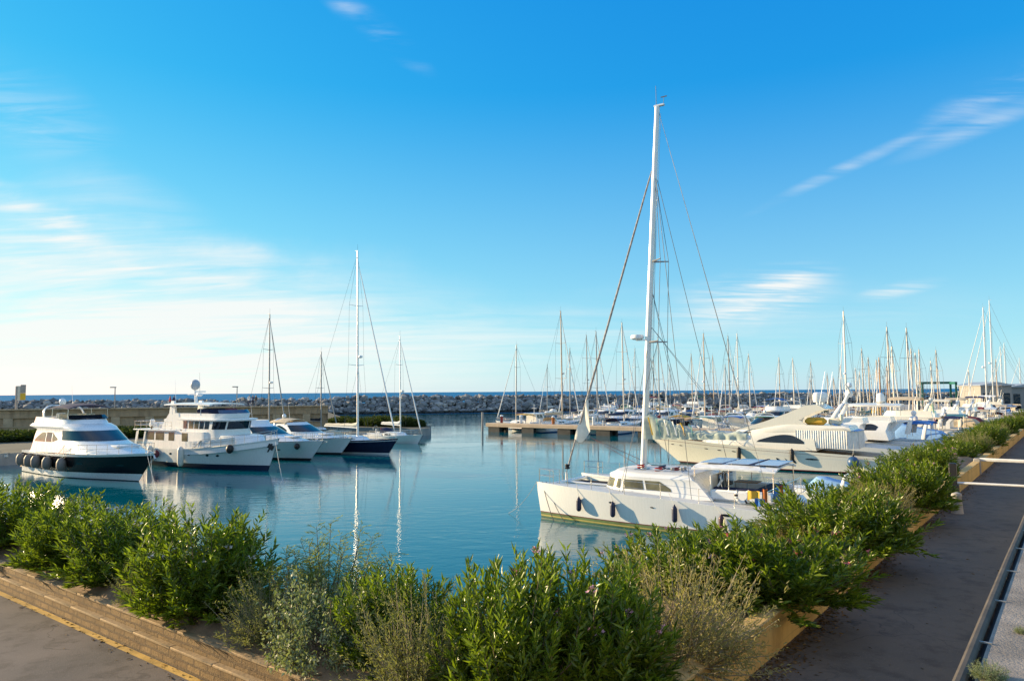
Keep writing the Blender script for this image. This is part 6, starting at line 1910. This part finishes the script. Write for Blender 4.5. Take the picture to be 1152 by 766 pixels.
# motor boats between them
MP = {}
def motor_proto(kind):
    if kind in MP: return MP[kind]
    if kind == 'flybridge cruiser':
        L, B, fb = 12.5, 4.0, (1.4, 1.45, 1.9); z = 1.45
        sh = [dict(name='cabin', m='gel_white', crown=.05, levels=[dict(z=z - .1, xb=-3.6, xf=3.6, w=1.75, k=.5), dict(z=z + .65, xb=-3.6, xf=1.6, w=1.65, k=.55), dict(z=z + 1.45, xb=-4.3, xf=.4, w=1.55, k=.6), dict(z=z + 1.6, xb=-5.0, xf=.5, w=1.6, k=.6)],
              windows=[(-.37, .37, 1.08, 1.92, 'glass_dark', 18, 'windscreen')] + [(sd * .9, sd * .46, 1.1, 1.85, 'glass_dark') for sd in (1, -1)]),
              dict(name='flybridge', m='gel_white', roof=False, levels=[dict(z=z + 1.55, xb=-4.6, xf=-.2, w=1.5, k=.6), dict(z=z + 2.15, xb=-4.5, xf=-.6, w=1.45, k=.6)])]
        root, H, _ = motor_yacht(L, B, fb, bands('antifoul_navy', 'stripe_blue', 'gel_white', 'stripe_blue'), sh, rails=.5, rail_r=.022)
        small_arch_dome(root, -3.9, 1.4, z + 1.7, z + 2.9, -.4, dome=.2); canopy(root, 'bimini', -3.6, -.9, 1.35, z + 3.2, 'canvas_blue', .2, zdeck=z + 1.9)
    elif kind == 'hardtop cruiser':
        L, B, fb = 11.0, 3.7, (1.25, 1.3, 1.65); z = 1.3
        sh = [dict(name='cabin', m='gel_white', crown=.06, sub=2, levels=[dict(z=(z - .1, z + .1), xb=-1.8, xf=3.8, w=1.5, k=.5, e=2), dict(z=z + .55, xb=-1.8, xf=1.9, w=1.45, k=.5, e=2.2), dict(z=z + 1.35, xb=-2.6, xf=.1, w=1.25, k=.6), dict(z=z + 1.48, xb=-3.3, xf=-.2, w=1.2, k=.6)],
              windows=[(-.38, .38, 1.08, 1.95, 'glass_dark', 18, 'windscreen')] + [(sd * .84, sd * .46, 1.15, 1.8, 'glass_dark') for sd in (1, -1)])]
        root, H, _ = motor_yacht(L, B, fb, bands('antifoul_black', 'gel_white', 'gel_white', None), sh, rails=.5, rail_r=.022)
        small_arch_dome(root, -3.2, 1.35, z + .5, z + 1.9, -.3, dome=.2); canopy(root, 'cockpit_cover', -5.0, -3.0, 1.3, z + 1.35, 'canvas_blue', .15, zdeck=z + .2)
    elif kind == 'open sport boat':
        L, B, fb = 8.2, 2.8, (.95, 1.0, 1.25); z = 1.0
        sh = [dict(name='cuddy', m='gel_white', crown=.04, levels=[dict(z=z - .1, xb=-.4, xf=2.9, w=1.05, k=.4, e=2), dict(z=z + .25, xb=-.4, xf=2.3, w=.95, k=.4, e=2)])]
        root, H, _ = motor_yacht(L, B, fb, bands('antifoul_navy', 'gel_white', 'gel_white', 'stripe_blue'), sh, rails=.55, bul=.3, rail_r=.022, name='motor_boat')
        mb = MB(); mb.grid([[Vector((.6 - .7 * abs(v) ** 2, 1.0 * v, z + .25)) for v in [k / 6 - 1 for k in range(13)]], [Vector((.0 - .6 * abs(v) ** 2, .9 * v, z + .8)) for v in [k / 6 - 1 for k in range(13)]]], 'glass_dark'); mb.build('windscreen', root)
        canopy(root, 'bimini', -2.6, -.3, 1.1, z + 1.55, 'canvas_blue', .22, zdeck=z)
        mb = MB(); mb.rbox((-2.9, 0, z + .1), (.6, 1.7, .5), 'canvas_cream', 0, .1); mb.build('seat', root)
        mb = MB(); mb.rbox((-.9, .45, z + .2), (.5, .55, .7), 'canvas_cream', 0, .1); mb.build('seat', root)
        mb = MB(); mb.rbox((-4.4, 0, .95), (.5, .42, .65), 'rubber_black', 0, .1); mb.rbox((-4.45, 0, .3), (.2, .2, 1.0), 'rubber_black', 0, .04); mb.build('outboard', root)
    elif kind == 'covered boat':
        L, B, fb = 9.0, 3.1, (1.05, 1.1, 1.4); z = 1.1
        sh = [dict(name='foredeck', m='gel_white', crown=.06, levels=[dict(z=z - .1, xb=-.2, xf=3.4, w=1.25, k=.4, e=2), dict(z=z + .35, xb=-.2, xf=2.6, w=1.1, k=.4, e=2)]),
              dict(name='boat_cover', m='canvas_blue', crown=.12, angle=60, levels=[dict(z=z - .06, xb=-4.3, xf=.7, w=1.4, k=.7, e=2.5), dict(z=(z + .45, z + .6), xb=-4.2, xf=.5, w=1.3, k=.7, e=2.5), dict(z=(z + .75, z + 1.3), xb=-3.9, xf=-.2, w=.85, k=.7, e=2.5)])]
        root, H, _ = motor_yacht(L, B, fb, bands('antifoul_navy', 'gel_white', 'gel_white', None), sh, rails=.5, rail_r=.022, name='motor_boat')
        arch(root, -2.6, 1.35, z, z + 1.75, -.3, m='gel_white', chord=.35, thick=.10)
    else:  # pilothouse boat
        L, B, fb = 8.8, 3.0, (1.0, 1.05, 1.5); z = 1.1
        sh = [dict(name='pilothouse', m='gel_white', crown=.05, levels=[dict(z=z - .15, xb=-1.2, xf=1.9, w=1.05, k=.7, e=3), dict(z=z + .75, xb=-1.2, xf=1.7, w=1.02, k=.7, e=3), dict(z=z + 1.45, xb=-1.3, xf=1.3, w=.95, k=.7, e=3), dict(z=z + 1.5, xb=-1.9, xf=1.7, w=1.1, k=.7, e=3), dict(z=z + 1.58, xb=-1.9, xf=1.7, w=1.1, k=.7, e=3)],
              windows=[(sd * .92, sd * .72, 1.08, 1.9, 'glass_dark') for sd in (1, -1)] + [(sd * .69, sd * .45, 1.08, 1.9, 'glass_dark') for sd in (1, -1)] + [(-.36, -.03, 1.08, 1.9, 'glass_dark'), (.03, .36, 1.08, 1.9, 'glass_dark')]),
              dict(name='trunk_cabin', m='gel_white', crown=.05, levels=[dict(z=z - .1, xb=1.5, xf=3.6, w=1.0, k=.4, e=2), dict(z=z + .55, xb=1.5, xf=3.1, w=.85, k=.4, e=2)])]
        root, H, _ = motor_yacht(L, B, fb, bands('antifoul_red', 'gel_white', 'gel_white', 'stripe_blue'), sh, rails=.5, bul=.25, rail_r=.022, name='motor_boat')
        canopy(root, 'awning', -4.0, -1.8, 1.1, z + 1.45, 'canvas_blue', .1, zdeck=z)
        mb = MB(); mb.tube([(-.4, 0, z + 1.6), (-.4, 0, z + 3.0)], .035, 'gel_white', 6); mb.box((-.4, 0, z + 2.4), (.06, .9, .05), 'gel_white'); mb.build('mast', root)
    MP[kind] = [root, L, False]
    return MP[kind]

def put_motor(kind, p, az, hull, cov, label, group, scale=1.0):
    P_ = motor_proto(kind); src = P_[0]
    over = {'canvas_blue': COV2[cov]}
    hullover = {'gel_white': HUL[hull]}
    if hull in ('navy', 'blue', 'red', 'grey'): hullover['stripe_blue'] = 'gel_white'
    o = src.copy(); C.objects.link(o)
    def fix(q):
        if q.type != 'MESH': return
        for sl, ms in zip(q.material_slots, q.data.materials):
            nm = ms.name; new = over.get(nm)
            if new is None and q.name.split('.')[0] == 'hull': new = hullover.get(nm)
            if new is None and hull == 'cream' and nm == 'gel_white': new = 'gel_cream'
            if new: sl.link = 'OBJECT'; sl.material = MATS[new]
    for ch in list(src.children):
        c = ch.copy(); C.objects.link(c); c.parent = o; fix(c)
        for k in list(ch.children):
            k2 = k.copy(); C.objects.link(k2); k2.parent = c; fix(k2)
    o.location = (p.x, p.y, 0); o.rotation_euler = (0, 0, heading(az)); o.scale = (scale,) * 3
    tag(o, label, 'motor yacht' if 'cruiser' in kind else 'motor boat', group)
    return o
COV2 = dict(COV); COV2.update(sky='canvas_sky', cream='canvas_cream', yellow='canvas_yellow')

# named boats of the right quay, nearest first: a, kind, hull, cover, scale
QUAY = [
    (42.0, 'covered boat', 'white', 'sky', .6, 'small boat under a light blue cover between catamaran stern and cream yacht'),
    (77.0, 'hardtop cruiser', 'white', 'blue', 1.15, 'white cruiser with blue cockpit cover, just right of the cream yacht'),
    (81.5, 'covered boat', 'navy', 'sky', 1.1, 'navy boat under a light blue cover right of the cream yacht stern'),
    (86.0, 'flybridge cruiser', 'cream', 'beige', 1.1, 'cream flybridge cruiser with beige canopy above the barrier'),
    (91.0, 'open sport boat', 'navy', 'beige', 1.2, 'navy open boat with beige canopy along the right quay'),
    (95.5, 'hardtop cruiser', 'white', 'navy', 1.1, 'white hardtop cruiser with navy cockpit cover along the right quay'),
    (100, 'pilothouse boat', 'white', 'teal', 1.2, 'white pilothouse boat with teal awning along the right quay'),
    (105, 'flybridge cruiser', 'white', 'cream', 1.0, 'white flybridge cruiser with cream canopy along the right quay'),
    (110.5, 'covered boat', 'cream', 'beige', 1.2, 'cream boat under a beige cover along the right quay'),
    (122, 'flybridge cruiser', 'white', 'beige', 1.0, 'white flybridge cruiser with beige canopy along the right quay'),
    (140, 'hardtop cruiser', 'white', 'white', 1.1, 'white hardtop cruiser with white cover along the right quay'),
    (153, 'open sport boat', 'white', 'navy', 1.2, 'white open boat with navy canopy at the far end of the right quay'),
    (167, 'flybridge cruiser', 'cream', 'white', 1.0, 'cream flybridge cruiser with white canopy at the far end of the right quay'),
    (174, 'hardtop cruiser', 'white', 'grey', 1.1, 'white hardtop cruiser with grey cover at the far end of the right quay'),
    (116, 'covered boat', 'white', 'maroon', 1.2, 'white boat under a maroon cover along the right quay'),
    (128, 'hardtop cruiser', 'cream', 'beige', 1.1, 'cream hardtop cruiser with beige cover along the right quay'),
    (134, 'open sport boat', 'white', 'red', 1.2, 'white open boat with red canopy along the right quay'),
    (146, 'flybridge cruiser', 'white', 'navy', 1.0, 'white flybridge cruiser with navy canopy at the far end of the right quay'),
    (160, 'pilothouse boat', 'cream', 'beige', 1.2, 'cream pilothouse boat at the far end of the right quay'),
]
for a, kd, hull, cov, k, lab in QUAY:
    L = motor_proto(kd)[1] * k
    put_motor(kd, AB(a, (9.0 if a < 50 else 10.0) + L / 2), -52.3, hull, cov, lab, 'motor boats berthed along the right quay', k)

r2_ = random.Random(5)
kinds = ['flybridge cruiser', 'hardtop cruiser', 'open sport boat', 'covered boat', 'pilothouse boat']
combos = {}
place_words = dict(p1='behind the concrete pier', n2='before the second pier', f2='behind the second pier', n3='before the outermost pier', f3='behind the outermost pier')
seen = set()
for row, (b0, b1) in dict(p1=(70, 14), n2=(76, 26), f2=(76, 26), n3=(88, 30), f3=(90, 32)).items():
    base, az, _w = ROWS[row]
    edge = dict(p1=PA + 2.2, n2=124 - 2.2, f2=124 + 2.2, n3=158 - 2.2, f3=158 + 2.2)[row]
    s = b0
    while s > b1:
        if all(abs(s - q) > 3.7 for q in used.get(row, [])):
            for _ in range(60):
                kd = r2_.choice(kinds); hull = r2_.choice(['white', 'white', 'white', 'cream', 'navy', 'grey', 'blue']); cov = r2_.choice(list(COV2))
                if (row, kd, hull, cov) not in seen: break
            seen.add((row, kd, hull, cov))
            L = motor_proto(kd)[1]
            p = AB(edge + (L / 2 + .6) * (1 if az < 90 else -1), s)
            put_motor(kd, p, az, hull, cov, '%s %s with %s canvas, %s' % (hull, kd, cov, place_words[row]), 'motor boats ' + place_words[row])
            used.setdefault(row, []).append(s)
        s -= 1.0
for kd, (root, L, _) in MP.items():       # the prototypes themselves are not part of the place
    for ch in list(root.children_recursive): bpy.data.objects.remove(ch)
    bpy.data.objects.remove(root)
for kd, root in PROT.items():
    if not root['used']:
        for ch in list(root.children_recursive): bpy.data.objects.remove(ch)
        bpy.data.objects.remove(root)

# white sport yacht and arch yacht behind the cream yacht
sp_, SPH = build_cruiser('white sport yacht with dark wraparound windscreen and tall radar arch behind the cream yacht', 700, 500, 17.0, 4.8, (1.2, 1.75, 2.4), -56, arch_on=False, fly=True)
sp_.location = AB(69.0, 20.5)
a_ = arch(sp_, -3.2, 1.7, 3.4, 5.0, -.9, chord=.5)
mb = MB(); mb.tube([(-4.0, 0, 5.0), (-4.5, 0, 5.9), (-4.5, .5, 6.3), (-4.3, .8, 6.7)], [.16, .12, .09, .06], 'gel_white', 8); mb.build('radar_mast', a_)
for q in ((-4.3, -.75, 5.5), (-4.55, .3, 6.35)):
    mb = MB(); radome(mb, q, .34 if q[1] < 0 else .22); mb.build('radar_dome', a_)
ay, AYH = build_cruiser('cream flybridge yacht with broad sweeping arch and white satellite dome, right of the cream yacht', 700, 500, 16.0, 4.7, (1.2, 1.7, 2.3), -56, hull_m='gel_cream', arch_on=False, fly=True)
ay.location = AB(75.0 - .6, 19.0)
a_ = canopy(ay, 'hardtop', -6.2, -1.6, 1.75, 4.75, 'gel_cream', .12, zdeck=3.3, postm='gel_cream', thick=.12, nose=.3)
mb = MB(); mb.lathe([(.2, -.1), (.36, .05), (.34, .25), (.34, .5), (.28, .7), (.12, .8), (.02, .82)], 'gel_white', (-4.4, 0, 5.05), 16); mb.build('satellite_dome', a_)

# Italian tricolour on a staff at the right quay
r_ = tag(empty('flag', AB(84, 11.5, 2.0)), 'green, white and red flag hanging limp from a staff among the right quay boats', 'flag')
mb = MB(); mb.tube([(0, 0, -.6), (-.3, 0, 2.9)], .03, 'alum', 6); mb.build('staff', r_)
mb = MB()
for k, m in enumerate(('canvas_green', 'canvas_white', 'canvas_red')):
    z1 = 2.75 - k * .62; x_ = -.29
    g = [[Vector((x_ + .10 * u + .05 * sin(u * 5 + z) + (2.75 - z) * .10, .10 * sin(u * 8 + z * 2), z - .5 * u)) for u in [q / 6 for q in range(7)]] for z in (z1, z1 - .31, z1 - .62)]
    mb.grid(g, m)
mb.build('cloth', r_)

# travel lift and boat sheds at the far right
r_ = tag(empty('travel_lift', atY(1054, 441, 172), heading(110)), 'green boat travel lift gantry on the far quay', 'boat lift')
r_.location.z = 1.2
mb = MB()
top = atY(1054, 431, 172).z - 1.2
for x in (-3.4, 3.4): mb.box((x, -2.8, top), (.5, .5, .5), 'paint_green'); mb.box((x, 0, top), (.45, 6.2, .55), 'paint_green')
mb.box((0, 3.0, top + .1), (7.2, .45, .55), 'paint_green'); mb.build('top_beam', r_)
for x in (-3.4, 3.4):
    for y in (-2.9, 2.9):
        mb = MB(); mb.box((x, y, top / 2), (.4, .4, top), 'paint_green'); mb.build('leg', r_)
        mb = MB(); mb.lathe([(.3, -.2), (.55, -.18), (.55, .18), (.3, .2)], 'rubber_black', (x, y, .55), 14, 'x'); mb.build('wheel', r_)
def shed(label, px0, px1, yt, ye, Y, m='boathouse_wall'):
    p0, p1 = atY(px0, ye, Y), atY(px1, ye, Y); w = p1.x - p0.x; h = p0.z - 1.2; hr = atY((px0 + px1) / 2, yt, Y).z - 1.2
    r_ = tag(empty('boat_shed', Vector(((p0.x + p1.x) / 2, Y, 1.2))), label, 'shed')
    mb = MB(); mb.box((0, 4, h / 2), (w, 8, h), m); mb.build('wall', r_)
    mb = MB(); mb.prism([(-w / 2 - .4, h), (w / 2 + .4, h), (w / 2 + .4, h + .12), (0, hr + .12), (-w / 2 - .4, h + .12)], -.5, 8.5, 'roof_metal'); mb.build('roof', r_)
    for k in range(3):
        mb = MB(); x = -w / 2 + w * (k + .5) / 3; mb.rbox((x, -.03, h * .36), (w * .2, .08, h * .7), 'glass_dark' if k != 1 else 'canvas_grey', 0, .02); mb.build('door', r_)
shed('grey boat shed with low gable roof at the right behind the masts', 1103, 1138, 430, 434, 160)
shed('low white roofed shed at the right picture edge', 1137, 1175, 432, 435.5, 165)
polyo = MB(); polyo.slab([(95, 150), (260, 150), (260, 300), (62, 208)], -1, 1.2, 'concrete', 'concrete'); tag(polyo.build('boatyard', flat=True), kind='structure')
# stray weeds growing on the terrace edge
for px, y_, w, lab in ((1112, 764, .22, 'small green weed growing out of the grey terrace edge'), (1149, 712, .10, 'tiny green weed on the grey terrace at right')):
    p = onz(px, y_, LZ); bush('silver', 0, p, w, w * .5, 0, lab, 'weeds on the terrace')
